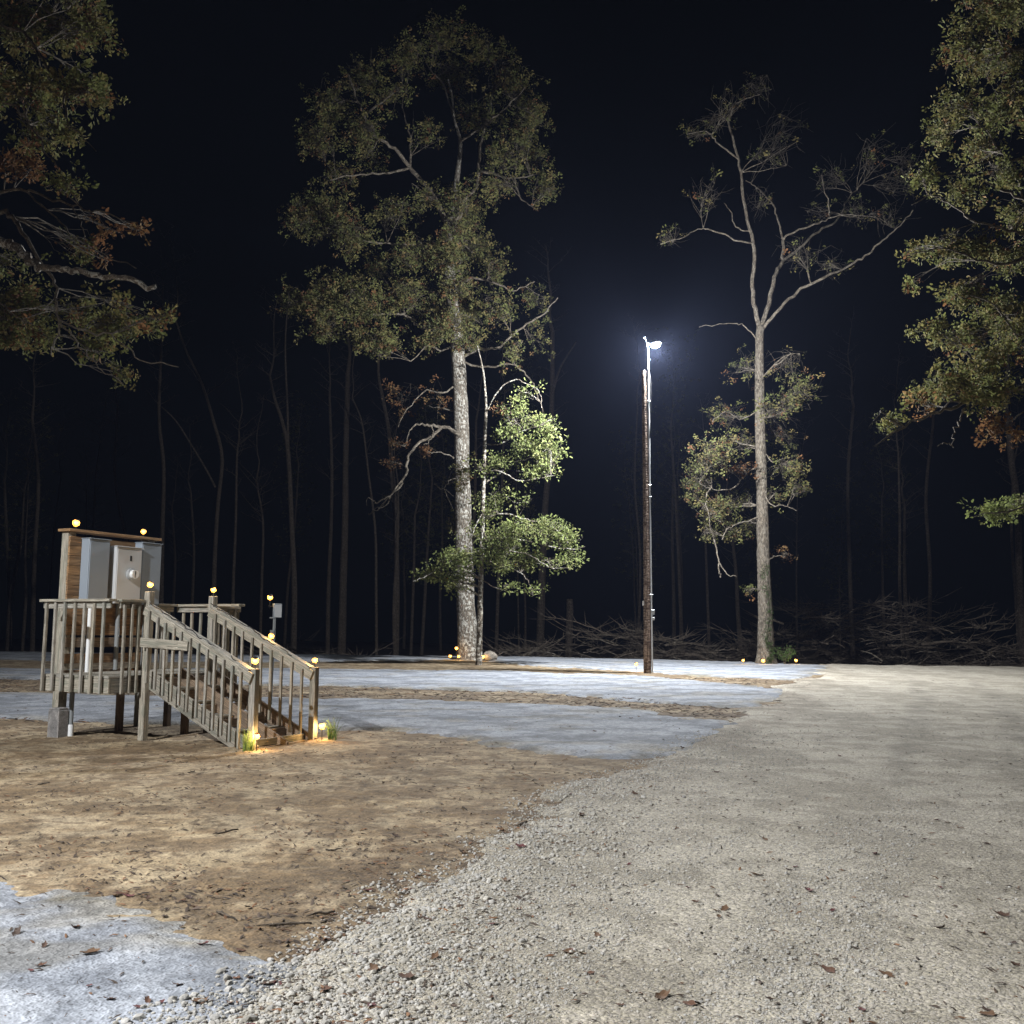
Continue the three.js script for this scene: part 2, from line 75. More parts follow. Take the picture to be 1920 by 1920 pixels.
const FORKED_TREE = {base: [10.73, 0.4, -43.5], trunk: [[-0.0, -0.15, 0.0, 0.52], [-0.02, 0.43, 0.0, 0.373], [-0.02, 1.43, 0.0, 0.316], [-0.03, 3.23, 0.0, 0.282], [-0.05, 5.49, 0.0, 0.26], [-0.05, 7.79, 0.0, 0.237], [-0.07, 10.11, 0.0, 0.215], [-0.05, 12.46, 0.0, 0.192], [-0.02, 13.89, 0.0, 0.181], [0.04, 14.56, 0.0, 0.169]], limbs: [[[-0.01, 14.37, 0.0, 0.104], [-0.24, 15.42, 0.08, 0.095], [-0.29, 16.34, 0.04, 0.087], [-0.32, 18.13, 0.32, 0.078], [-0.6, 19.22, 0.42, 0.069], [-0.72, 20.76, 0.35, 0.061], [-0.94, 22.07, 0.49, 0.052], [-1.31, 23.59, 0.57, 0.043]], [[-1.31, 23.59, 0.57, 0.042], [-1.17, 24.09, 0.84, 0.033], [-0.59, 24.57, 0.87, 0.023], [-0.09, 24.54, 1.25, 0.014]], [[-1.31, 23.49, 0.57, 0.031], [-1.53, 23.95, 0.29, 0.021], [-2.06, 24.27, 0.02, 0.012]], [[-0.94, 22.07, 0.49, 0.042], [-1.89, 22.63, 0.8, 0.033], [-2.42, 22.91, 1.19, 0.023], [-3.3, 22.59, 1.57, 0.014]], [[0.03, 14.41, 0.0, 0.104], [0.5, 15.79, -0.08, 0.094], [0.76, 16.94, -0.18, 0.083], [1.19, 17.68, -0.52, 0.073], [1.31, 18.72, -0.6, 0.062]], [[1.31, 18.72, -0.6, 0.047], [1.19, 19.77, -0.87, 0.04], [0.9, 20.71, -1.06, 0.033], [0.37, 21.53, -1.44, 0.026], [-0.11, 21.93, -1.55, 0.019]], [[1.31, 18.72, -0.6, 0.052], [1.54, 18.92, -0.36, 0.045], [2.54, 19.32, -0.34, 0.039], [3.18, 19.51, -0.01, 0.032], [3.11, 20.14, 0.12, 0.026], [2.77, 21.38, 0.26, 0.019]], [[1.17, 17.65, -0.52, 0.062], [1.89, 18.27, -0.84, 0.056], [2.94, 19.22, -1.0, 0.05], [3.93, 19.88, -1.26, 0.044], [4.26, 20.61, -1.47, 0.038], [4.91, 21.52, -1.73, 0.032], [5.58, 22.29, -1.81, 0.025], [6.69, 23.37, -2.05, 0.019]], [[0.08, 14.25, 0.0, 0.078], [0.46, 14.79, 0.2, 0.072], [1.08, 15.48, 0.36, 0.066], [1.86, 16.16, 0.42, 0.06], [2.64, 16.47, 0.79, 0.054], [3.84, 17.11, 0.68, 0.048], [4.47, 17.46, 0.97, 0.042], [5.08, 18.08, 1.1, 0.036], [5.73, 18.6, 1.31, 0.03], [6.3, 19.24, 1.38, 0.024]], [[-0.34, 18.1, 0.32, 0.042], [-1.2, 18.11, 0.71, 0.036], [-2.17, 18.49, 0.88, 0.031], [-2.78, 18.47, 1.08, 0.025], [-3.58, 17.9, 1.55, 0.02], [-4.6, 17.55, 1.69, 0.014]], [[-0.07, 13.89, 0.0, 0.031], [-0.75, 14.51, 0.28, 0.025], [-1.37, 14.49, 0.49, 0.018], [-2.81, 14.26, 0.82, 0.012]], [[-0.35, 18.79, 0.42, 0.031], [-0.93, 18.92, 0.39, 0.026], [-1.22, 19.73, 0.18, 0.02], [-1.43, 20.22, -0.11, 0.014]], [[3.18, 19.51, -0.01, 0.031], [3.87, 19.52, 0.38, 0.021], [4.94, 19.28, 0.63, 0.012]], [[-0.06, 8.48, 0.0, 0.042], [-0.74, 8.2, 0.26, 0.036], [-1.49, 7.36, 0.49, 0.029], [-2.47, 7.29, 0.93, 0.023], [-2.97, 7.47, 1.22, 0.017]], [[-0.05, 7.67, 0.0, 0.036], [0.2, 6.81, 0.47, 0.028], [0.67, 6.66, 0.81, 0.02], [1.16, 6.34, 1.03, 0.012]], [[-0.03, 8.95, 0.0, 0.031], [0.38, 8.43, 0.36, 0.022], [0.68, 8.56, 0.92, 0.012]], [[-0.03, 10.11, 0.0, 0.042], [0.75, 11.15, -0.42, 0.033], [1.4, 11.68, -0.65, 0.023], [1.91, 11.84, -0.78, 0.014]], [[-0.08, 4.13, 0.0, 0.026], [0.3, 4.45, 0.33, 0.018], [0.7, 4.44, 0.49, 0.01]], [[-2.47, 7.29, 0.93, 0.031], [-2.7, 6.81, 1.17, 0.026], [-2.59, 5.77, 1.45, 0.02], [-2.44, 5.11, 1.49, 0.014]], [[-1.95, 5.22, 1.49, 0.036], [-1.99, 4.32, 1.8, 0.029], [-2.14, 3.65, 2.08, 0.022], [-2.35, 3.42, 2.43, 0.014]], [[-1.99, 4.21, 1.8, 0.026], [-1.92, 3.64, 2.45, 0.019], [-1.78, 3.47, 2.77, 0.012]], [[-0.15, 6.35, 0.47, 0.036], [-1.05, 5.95, 0.94, 0.032], [-1.79, 5.58, 1.26, 0.028], [-1.96, 5.11, 1.5, 0.024]], [[-0.08, 11.05, 0.0, 0.031], [-0.91, 10.53, 0.19, 0.025], [-1.7, 10.65, 0.68, 0.018], [-2.3, 10.16, 0.8, 0.012]], [[-0.1, 3.0, 0.0, 0.021], [-0.5, 3.1, 0.27, 0.015], [-0.79, 3.02, 0.55, 0.01]]], clumps: [[-1.57, 23.63, 2.13, 1.13, 0.9, 1.22, 8, 0], [-2.18, 23.72, -0.04, 0.95, 0.77, 1.03, 7, 0], [0.34, 25.95, -0.94, 1.04, 0.9, 1.17, 7, 0], [-2.77, 23.44, -0.1, 0.59, 0.41, 0.6, 6, 0], [3.76, 22.23, -1.66, 1.18, 0.95, 1.27, 7, 0], [5.07, 22.2, 0.54, 1.18, 1.18, 1.41, 8, 0], [6.5, 21.1, -0.25, 1.04, 1.04, 1.25, 7, 0], [4.56, 20.25, -0.91, 1.04, 0.81, 1.11, 7, 0], [-4.1, 18.06, 1.24, 0.81, 0.54, 0.81, 6, 0], [0.38, 21.72, 1.44, 1.36, 1.13, 1.49, 6, 0], [3.49, 20.63, -2.14, 1.13, 0.68, 1.08, 6, 0], [5.59, 19.44, 0.14, 1.13, 0.68, 1.08, 6, 0], [0.25, 20.62, -1.0, 0.9, 0.9, 1.08, 6, 0], [-2.49, 19.81, 1.92, 0.9, 1.04, 1.17, 6, 0], [1.48, 17.52, 1.24, 1.36, 0.9, 1.36, 6, 0], [3.59, 17.7, -1.12, 1.13, 0.9, 1.22, 6, 0], [7.1, 22.72, -1.02, 0.9, 0.9, 1.08, 6, 0], [1.93, 24.73, -1.52, 1.36, 1.13, 1.49, 6, 0], [-2.43, 8.55, 2.15, 0.99, 0.86, 1.11, 75, 0], [-2.77, 7.55, -0.91, 0.81, 0.86, 1.0, 75, 0], [-2.17, 6.45, 0.48, 0.99, 0.95, 1.17, 92, 0], [-1.43, 5.49, -0.11, 0.77, 0.54, 0.79, 32, 0], [0.93, 8.16, 0.64, 0.9, 0.72, 0.98, 51, 0], [1.46, 7.39, 0.46, 0.59, 0.36, 0.57, 16, 0], [0.51, 10.81, 1.07, 1.18, 1.18, 1.41, 47, 0], [-1.16, 10.81, -1.68, 1.04, 0.95, 1.19, 33, 0], [1.36, 11.38, 1.15, 0.95, 1.04, 1.19, 33, 0], [1.12, 4.61, -0.88, 0.36, 0.32, 0.41, 8, 1], [-1.08, 8.22, 0.15, 0.81, 0.36, 0.71, 20, 1], [-0.43, 12.89, -0.72, 1.13, 0.9, 1.22, 15, 0], [-0.78, 6.98, -0.89, 0.81, 0.68, 0.89, 32, 0], [-2.54, 8.21, 0.13, 0.68, 0.59, 0.76, 35, 0], [0.48, 7.12, -0.16, 0.59, 0.45, 0.62, 15, 0], [-0.64, 9.52, -0.61, 0.9, 0.68, 0.95, 24, 0], [0.73, 12.42, 1.08, 0.9, 0.9, 1.08, 12, 0], [-2.4, 5.44, 0.4, 0.54, 0.45, 0.6, 14, 0], [-0.16, 6.05, -2.04, 0.54, 0.59, 0.68, 15, 0], [1.15, 9.86, -1.09, 0.99, 0.68, 1.0, 26, 0], [-0.59, 3.05, -0.2, 0.23, 0.27, 0.3, 6, 0]]};
const LEFT_OAK = {base: [-12.31, 0.17, -21.0], trunk: [[0.01, -0.15, 0.0, 0.436], [-0.03, 0.21, 0.0, 0.3], [-0.14, 2.25, 0.0, 0.262], [-0.26, 4.45, 0.0, 0.245], [-0.32, 6.71, 0.0, 0.235], [-0.38, 9.02, 0.0, 0.218], [-0.45, 11.39, 0.0, 0.185], [-0.52, 13.82, 0.0, 0.153], [-0.47, 16.31, 0.0, 0.109], [-0.54, 18.87, 0.0, 0.055]], limbs: [[[-0.42, 8.78, 0.0, 0.13], [0.46, 9.58, 0.37, 0.12], [1.26, 9.49, 0.62, 0.109], [1.78, 9.3, 0.76, 0.098], [2.2, 9.1, 0.85, 0.087], [2.77, 8.6, 1.33, 0.076], [3.0, 8.45, 1.48, 0.065]], [[3.0, 8.45, 1.48, 0.065], [3.6, 8.3, 1.8, 0.061], [4.24, 8.09, 2.14, 0.056], [4.89, 7.94, 2.42, 0.051], [5.71, 7.66, 2.67, 0.046]], [[-0.42, 9.25, 0.0, 0.06], [0.62, 10.17, 0.35, 0.055], [1.55, 10.15, 0.41, 0.05], [1.95, 9.9, 0.63, 0.045], [2.39, 9.33, 0.99, 0.04], [2.8, 8.72, 1.02, 0.034], [3.18, 8.31, 1.27, 0.029], [3.46, 7.55, 1.65, 0.024], [3.45, 6.93, 1.65, 0.019], [3.59, 6.56, 2.1, 0.014]], [[-0.45, 9.84, 0.0, 0.045], [0.82, 10.31, 0.31, 0.039], [1.57, 10.35, 0.48, 0.033], [2.31, 10.33, 0.69, 0.027], [3.25, 9.9, 1.08, 0.021], [4.06, 9.65, 1.37, 0.015], [4.92, 9.33, 1.39, 0.009]], [[2.18, 10.28, 0.69, 0.02], [2.83, 9.71, 1.0, 0.017], [3.46, 9.16, 1.35, 0.014], [4.08, 8.76, 1.66, 0.01], [4.99, 8.36, 1.94, 0.007]], [[3.5, 7.19, 1.65, 0.02], [3.97, 6.81, 1.94, 0.016], [4.6, 6.2, 2.47, 0.011], [5.29, 5.8, 2.94, 0.007]], [[3.47, 7.32, 1.65, 0.023], [3.99, 7.06, 1.83, 0.019], [4.82, 6.84, 2.17, 0.015], [5.39, 6.39, 2.65, 0.011], [6.32, 6.09, 2.94, 0.007]], [[-0.49, 12.59, 0.0, 0.05], [0.59, 14.08, 0.38, 0.043], [1.62, 14.13, 0.52, 0.037], [2.49, 13.21, 1.07, 0.03], [3.2, 12.12, 1.48, 0.023], [3.56, 11.29, 1.82, 0.016], [4.22, 10.62, 2.06, 0.009]], [[2.49, 13.21, 1.07, 0.02], [2.58, 12.61, 1.1, 0.016], [3.14, 12.1, 1.5, 0.011], [3.57, 11.95, 1.48, 0.007]], [[-0.5, 11.99, 0.0, 0.04], [0.73, 12.71, 0.24, 0.034], [1.69, 12.27, 0.54, 0.028], [2.24, 11.68, 0.66, 0.022], [2.74, 10.97, 0.69, 0.015], [3.1, 10.45, 0.94, 0.009]], [[-0.54, 14.06, 0.0, 0.045], [0.23, 15.4, -0.12, 0.036], [1.16, 15.6, -0.61, 0.027], [1.98, 15.16, -0.72, 0.018], [2.71, 14.98, -1.03, 0.009]], [[3.36, 9.9, 1.08, 0.015], [3.58, 9.51, 1.18, 0.01], [3.84, 8.93, 1.52, 0.006]], [[-0.33, 8.32, 0.0, 0.045], [0.48, 8.54, 0.06, 0.033], [1.39, 8.24, 0.28, 0.021], [2.23, 7.7, 0.56, 0.009]]], clumps: [[0.83, 15.24, -1.37, 0.72, 0.68, 0.84, 140, 0], [1.89, 15.24, -1.42, 0.72, 0.61, 0.8, 127, 0], [3.35, 14.34, 0.24, 0.41, 0.5, 0.55, 54, 0], [2.23, 12.61, 0.78, 0.63, 0.61, 0.75, 101, 0], [3.43, 12.38, 1.21, 0.5, 0.5, 0.6, 79, 0], [2.96, 13.38, -1.17, 0.24, 0.28, 0.31, 25, 0], [1.81, 12.06, -0.22, 0.5, 0.39, 0.54, 46, 0], [2.42, 12.34, -0.59, 0.39, 0.33, 0.43, 33, 0], [1.66, 11.25, 0.32, 0.28, 0.39, 0.41, 29, 1], [1.85, 11.24, -0.03, 0.28, 0.24, 0.31, 17, 1], [3.33, 10.25, 1.4, 0.35, 0.22, 0.34, 24, 0], [3.28, 10.25, -1.0, 0.33, 0.15, 0.29, 13, 1], [4.19, 9.97, -0.4, 0.15, 0.13, 0.17, 6, 1], [2.31, 9.98, -1.8, 0.52, 0.24, 0.46, 19, 0], [2.81, 9.86, -1.8, 0.39, 0.17, 0.34, 10, 1], [1.44, 8.48, -1.0, 0.61, 0.55, 0.69, 122, 0], [1.09, 8.0, -1.42, 0.5, 0.44, 0.56, 103, 0], [2.55, 8.47, -1.5, 0.5, 0.39, 0.54, 46, 0], [3.37, 8.83, -1.5, 0.28, 0.15, 0.26, 13, 0], [4.32, 7.5, 0.63, 0.59, 0.31, 0.54, 66, 0], [4.38, 8.1, -1.12, 0.31, 0.17, 0.29, 19, 0], [3.75, 7.2, 0.42, 0.41, 0.28, 0.42, 37, 0], [4.27, 6.61, 0.02, 0.17, 0.15, 0.2, 14, 0], [5.5, 7.58, 1.31, 0.09, 0.07, 0.09, 6, 0], [2.55, 7.37, 0.18, 0.33, 0.26, 0.35, 31, 0], [0.63, 9.76, -2.0, 0.44, 0.33, 0.46, 26, 0], [0.89, 13.0, 0.39, 0.87, 0.98, 1.11, 225, 0], [-0.16, 11.13, -0.76, 0.55, 0.65, 0.72, 75, 0], [0.57, 7.93, 0.17, 0.55, 0.65, 0.72, 112, 0], [0.3, 16.36, -0.79, 1.31, 0.65, 1.18, 225, 0], [2.86, 15.28, 0.8, 0.87, 0.55, 0.85, 125, 0]]};
const RIGHT_OAK = {base: [15.28, 0.23, -27.0], trunk: [[-0.01, -0.15, 0.0, 0.421], [-0.01, 0.35, 0.0, 0.309], [0.04, 2.7, 0.0, 0.266], [0.1, 5.53, 0.0, 0.252], [0.2, 8.44, 0.0, 0.238], [0.29, 11.41, 0.0, 0.21], [0.39, 14.46, 0.0, 0.182], [0.42, 17.59, 0.0, 0.14], [0.45, 20.81, 0.0, 0.098], [0.46, 23.77, 0.0, 0.049]], limbs: [[[0.18, 8.14, 0.0, 0.084], [-0.81, 7.86, 0.22, 0.074], [-1.71, 7.8, 0.32, 0.064], [-2.83, 7.62, 0.56, 0.054], [-3.65, 7.27, 0.82, 0.044], [-4.49, 6.98, 1.14, 0.035], [-5.34, 6.62, 1.19, 0.025], [-6.17, 6.09, 1.56, 0.015]], [[-5.34, 6.62, 1.19, 0.026], [-5.77, 6.77, 1.44, 0.02], [-5.97, 6.97, 1.47, 0.015], [-6.36, 6.55, 1.84, 0.009]], [[-3.44, 7.37, 0.82, 0.029], [-3.73, 6.89, 0.96, 0.023], [-4.01, 6.48, 1.24, 0.017], [-4.23, 6.03, 1.65, 0.011]], [[-4.22, 6.09, 1.65, 0.016], [-4.38, 6.18, 1.72, 0.012], [-4.7, 6.05, 2.06, 0.007]], [[0.26, 10.51, 0.0, 0.058], [-0.83, 9.85, 0.19, 0.047], [-1.65, 9.42, 0.35, 0.036], [-2.69, 8.81, 0.69, 0.026], [-3.19, 8.24, 0.66, 0.015]], [[0.28, 11.41, 0.0, 0.058], [-0.96, 11.58, 0.33, 0.049], [-1.86, 11.25, 0.39, 0.04], [-2.86, 11.21, 0.68, 0.03], [-3.91, 11.38, 1.18, 0.021], [-4.97, 11.15, 1.35, 0.012]], [[0.29, 12.17, 0.0, 0.052], [-0.66, 12.38, -0.17, 0.045], [-1.48, 12.54, -0.28, 0.038], [-2.58, 12.72, -0.11, 0.032], [-3.07, 13.17, -0.28, 0.025], [-3.64, 13.52, -0.32, 0.019], [-4.12, 13.38, -0.61, 0.012]], [[0.32, 13.23, 0.0, 0.052], [-0.81, 13.0, 0.18, 0.044], [-1.48, 13.24, 0.24, 0.036], [-2.2, 13.49, 0.34, 0.028], [-2.95, 13.81, 0.51, 0.02], [-3.78, 13.55, 0.73, 0.012]], [[-1.48, 13.24, 0.24, 0.032], [-1.72, 13.97, 0.36, 0.025], [-2.21, 14.49, 0.54, 0.019], [-2.66, 15.04, 0.63, 0.012]], [[0.36, 14.46, 0.0, 0.052], [-0.89, 14.38, 0.47, 0.042], [-1.92, 14.14, 0.79, 0.032], [-2.84, 13.85, 1.22, 0.022], [-3.96, 13.35, 1.48, 0.012]], [[0.35, 16.33, 0.0, 0.052], [-0.66, 17.09, 0.31, 0.042], [-1.58, 17.33, 0.41, 0.032], [-2.41, 17.5, 0.63, 0.022], [-3.24, 17.07, 0.82, 0.012]], [[0.12, 9.62, 0.0, 0.045], [-0.85, 9.19, 0.42, 0.037], [-1.83, 9.04, 0.67, 0.029], [-2.88, 10.17, 0.93, 0.02], [-3.73, 10.06, 1.26, 0.012]], [[0.1, 5.53, 0.0, 0.039], [-0.89, 5.05, 0.36, 0.032], [-1.95, 4.64, 0.76, 0.025], [-2.99, 4.41, 1.47, 0.019], [-3.87, 4.3, 1.79, 0.012]], [[0.11, 6.98, 0.0, 0.039], [-0.92, 7.04, 0.34, 0.03], [-1.77, 7.31, 0.38, 0.021], [-2.7, 6.65, 0.79, 0.012]]], clumps: [[-2.72, 17.82, 1.4, 0.84, 0.65, 0.89, 95, 0], [-3.03, 17.38, 0.43, 0.56, 0.65, 0.72, 63, 0], [-1.52, 17.44, -0.26, 0.79, 0.79, 0.94, 108, 0], [-3.09, 16.13, -0.12, 0.62, 0.65, 0.76, 69, 0], [-1.31, 16.53, -1.44, 0.79, 0.65, 0.86, 88, 0], [-2.99, 15.65, -1.24, 0.5, 0.5, 0.61, 44, 0], [-1.89, 15.27, -1.23, 0.79, 0.5, 0.77, 69, 0], [-3.74, 14.09, -0.45, 0.59, 0.45, 0.62, 34, 0], [-2.85, 13.62, -0.41, 0.79, 0.42, 0.72, 48, 0], [-2.38, 13.34, 1.37, 0.65, 0.56, 0.72, 52, 0], [-3.08, 12.19, -1.25, 0.62, 0.5, 0.67, 63, 0], [-2.22, 12.21, -0.89, 0.79, 0.5, 0.77, 81, 0], [-4.19, 11.98, -0.8, 0.31, 0.17, 0.29, 13, 0], [-1.18, 11.85, -1.22, 0.5, 0.56, 0.64, 49, 0], [-2.73, 10.74, -0.77, 0.79, 0.48, 0.76, 87, 0], [-1.67, 10.43, -0.95, 0.79, 0.5, 0.77, 104, 0], [-3.98, 9.63, -0.06, 0.45, 0.36, 0.49, 43, 0], [-2.61, 9.78, -1.68, 0.73, 0.48, 0.72, 81, 0], [-3.1, 8.29, 1.53, 0.79, 0.62, 0.84, 113, 0], [-4.06, 7.89, -0.47, 0.5, 0.31, 0.49, 36, 0], [-4.17, 7.69, 1.58, 0.73, 0.48, 0.72, 91, 0], [-2.85, 7.69, 0.68, 0.79, 0.5, 0.77, 104, 0], [-5.51, 6.94, 0.63, 0.45, 0.21, 0.4, 22, 0], [-4.36, 7.47, -0.1, 0.31, 0.25, 0.34, 13, 1], [-2.93, 6.46, 1.6, 0.5, 0.39, 0.54, 46, 1], [-3.96, 11.33, -1.38, 0.31, 0.2, 0.3, 12, 0], [-2.74, 4.51, 0.61, 0.65, 0.18, 0.5, 41, 2], [-1.44, 4.93, -0.75, 0.36, 0.28, 0.39, 35, 2], [-2.07, 9.41, 0.63, 0.56, 0.56, 0.67, 64, 0], [-1.01, 15.56, 0.83, 0.84, 1.12, 1.18, 138, 0], [0.05, 12.64, -1.21, 0.84, 1.12, 1.18, 138, 0], [-0.21, 9.02, -1.08, 0.84, 0.84, 1.01, 124, 0], [-0.42, 19.96, -1.71, 0.84, 0.84, 1.01, 124, 0], [-1.04, 13.17, -0.97, 0.56, 0.56, 0.67, 46, 0], [-1.71, 17.98, -1.52, 0.56, 0.56, 0.67, 46, 0], [-2.14, 20.21, -0.36, 1.12, 0.7, 1.09, 114, 0]]};
const ROAD_EDGE = [[-4.5, 9], [-3.2, 1], [-1.9, -2.8], [-1.14, -4.41], [-0.87, -5.55], [-0.21, -7.55], [0.81, -11.05], [1.36, -11.96], [2.65, -14.69], [4.17, -18.8], [6.56, -24.97], [10.01, -34.03], [13.2, -43.6], [20, -42.8], [30, -40], [28, -20], [17, -6], [14, 9]];
const PAD_NEAR = [[-3.2, -6.69], [-2.38, -6.31], [-1.57, -5.7], [-1.05, -5.18], [-0.75, -4.9], [-1.0, -4.0], [-1.6, -2.8], [-3, 2], [-9, 2], [-14, -4], [-9, -8]];
const PAD_MIDDLE = [[-40, -25], [-22, -24], [-11.46, -23.38], [-7.63, -22.66], [-4.07, -22.29], [-1.79, -22.25], [0.47, -21.34], [2.46, -19.75], [3.84, -17.77], [4.6, -17.5], [3.2, -14.6], [1.52, -12.23], [0.67, -12.69], [-0.41, -14.46], [-2.08, -15.87], [-2.82, -15.97], [-3.04, -15.06], [-4.2, -16.2], [-6.0, -16.4], [-8.45, -17.29], [-20, -18], [-40, -19]];
const PAD_FAR = [[-40, -34], [-20, -34], [-11.52, -34.12], [-6.51, -35.48], [-1.03, -34.95], [4.07, -32.69], [6.8, -26.37], [8.2, -27.5], [6.8, -25], [4.68, -19.74], [3.27, -21.79], [0.55, -24.95], [-4.89, -26.69], [-9.1, -27.0], [-13.88, -28.27], [-40, -28]];
const PAD_BACK = [[-40, -54], [-20, -52], [-9.5, -50.5], [1, -50], [6.5, -48.3], [10.5, -45.6], [12.6, -43.6], [14, -43.5], [10.4, -35], [8.15, -30.37], [6.55, -32.46], [4.48, -35.97], [2.0, -37.99], [0.05, -40.95], [-1.32, -44.62], [-2.72, -44.92], [-4.07, -42.2], [-7.2, -41.49], [-13.71, -40.56], [-40, -42]];
const LEAF_SPOTS = [[1.91, -7.08], [1.13, -4.65], [1.17, -6.0], [2.44, -5.67], [2.5, -5.63], [-0.07, -4.64], [-1.33, -5.32], [-1.74, -5.69], [-1.69, -4.57], [-1.52, -4.55], [-1.46, -4.53], [-1.3, -4.54], [-1.46, -4.75], [-2.52, -5.98], [-1.84, -4.73], [-2.33, -6.31], [-2.31, -6.35], [-2.25, -6.3], [-2.2, -6.34], [-2.13, -6.29], [-2.05, -6.27], [-1.9, -6.23], [-1.89, -6.3], [-0.89, -5.58], [-0.87, -5.66], [-0.75, -5.72], [-0.48, -5.77], [-0.44, -5.73], [-0.41, -5.77], [-0.62, -4.93], [-0.86, -6.48], [-0.78, -6.53], [-0.46, -6.71], [-0.6, -6.83], [-0.33, -7.58], [-0.32, -7.55], [1.6, -6.85], [1.17, -5.5], [0.67, -4.68], [0.81, -4.6], [0.29, -5.26], [0.36, -5.24], [1.33, -8.37], [0.8, -7.08], [3.05, -8.7], [1.83, -6.02], [2.32, -5.73], [3.11, -6.61], [2.37, -6.35], [1.85, -7.0], [1.1, -6.51], [1.24, -6.33], [0.46, -5.54], [0.14, -6.18], [-0.96, -5.3], [-0.94, -5.5], [-1.16, -4.84], [-1.17, -4.53], [-1.22, -4.83], [-1.06, -4.77], [-1.02, -4.76], [-1.12, -4.8], [-2.52, -5.48], [-2.29, -5.29], [-2.18, -4.91], [-2.26, -5.58], [-1.66, -5.66], [-1.9, -5.9], [-1.65, -5.96], [0.34, -8.39], [0.41, -8.31], [1.17, -9.83], [1.1, -10.12], [0.84, -9.53], [0.6, -8.77], [0.08, -7.56], [-0.06, -8.31], [0.86, -10.59], [0.57, -10.75], [0.16, -11.01], [1.81, -9.31], [2.86, -11.63], [3.57, -10.92], [2.31, -8.41], [2.59, -7.49], [3.55, -7.88], [2.58, -5.47], [1.75, -4.98], [1.5, -5.04], [1.38, -5.27]];
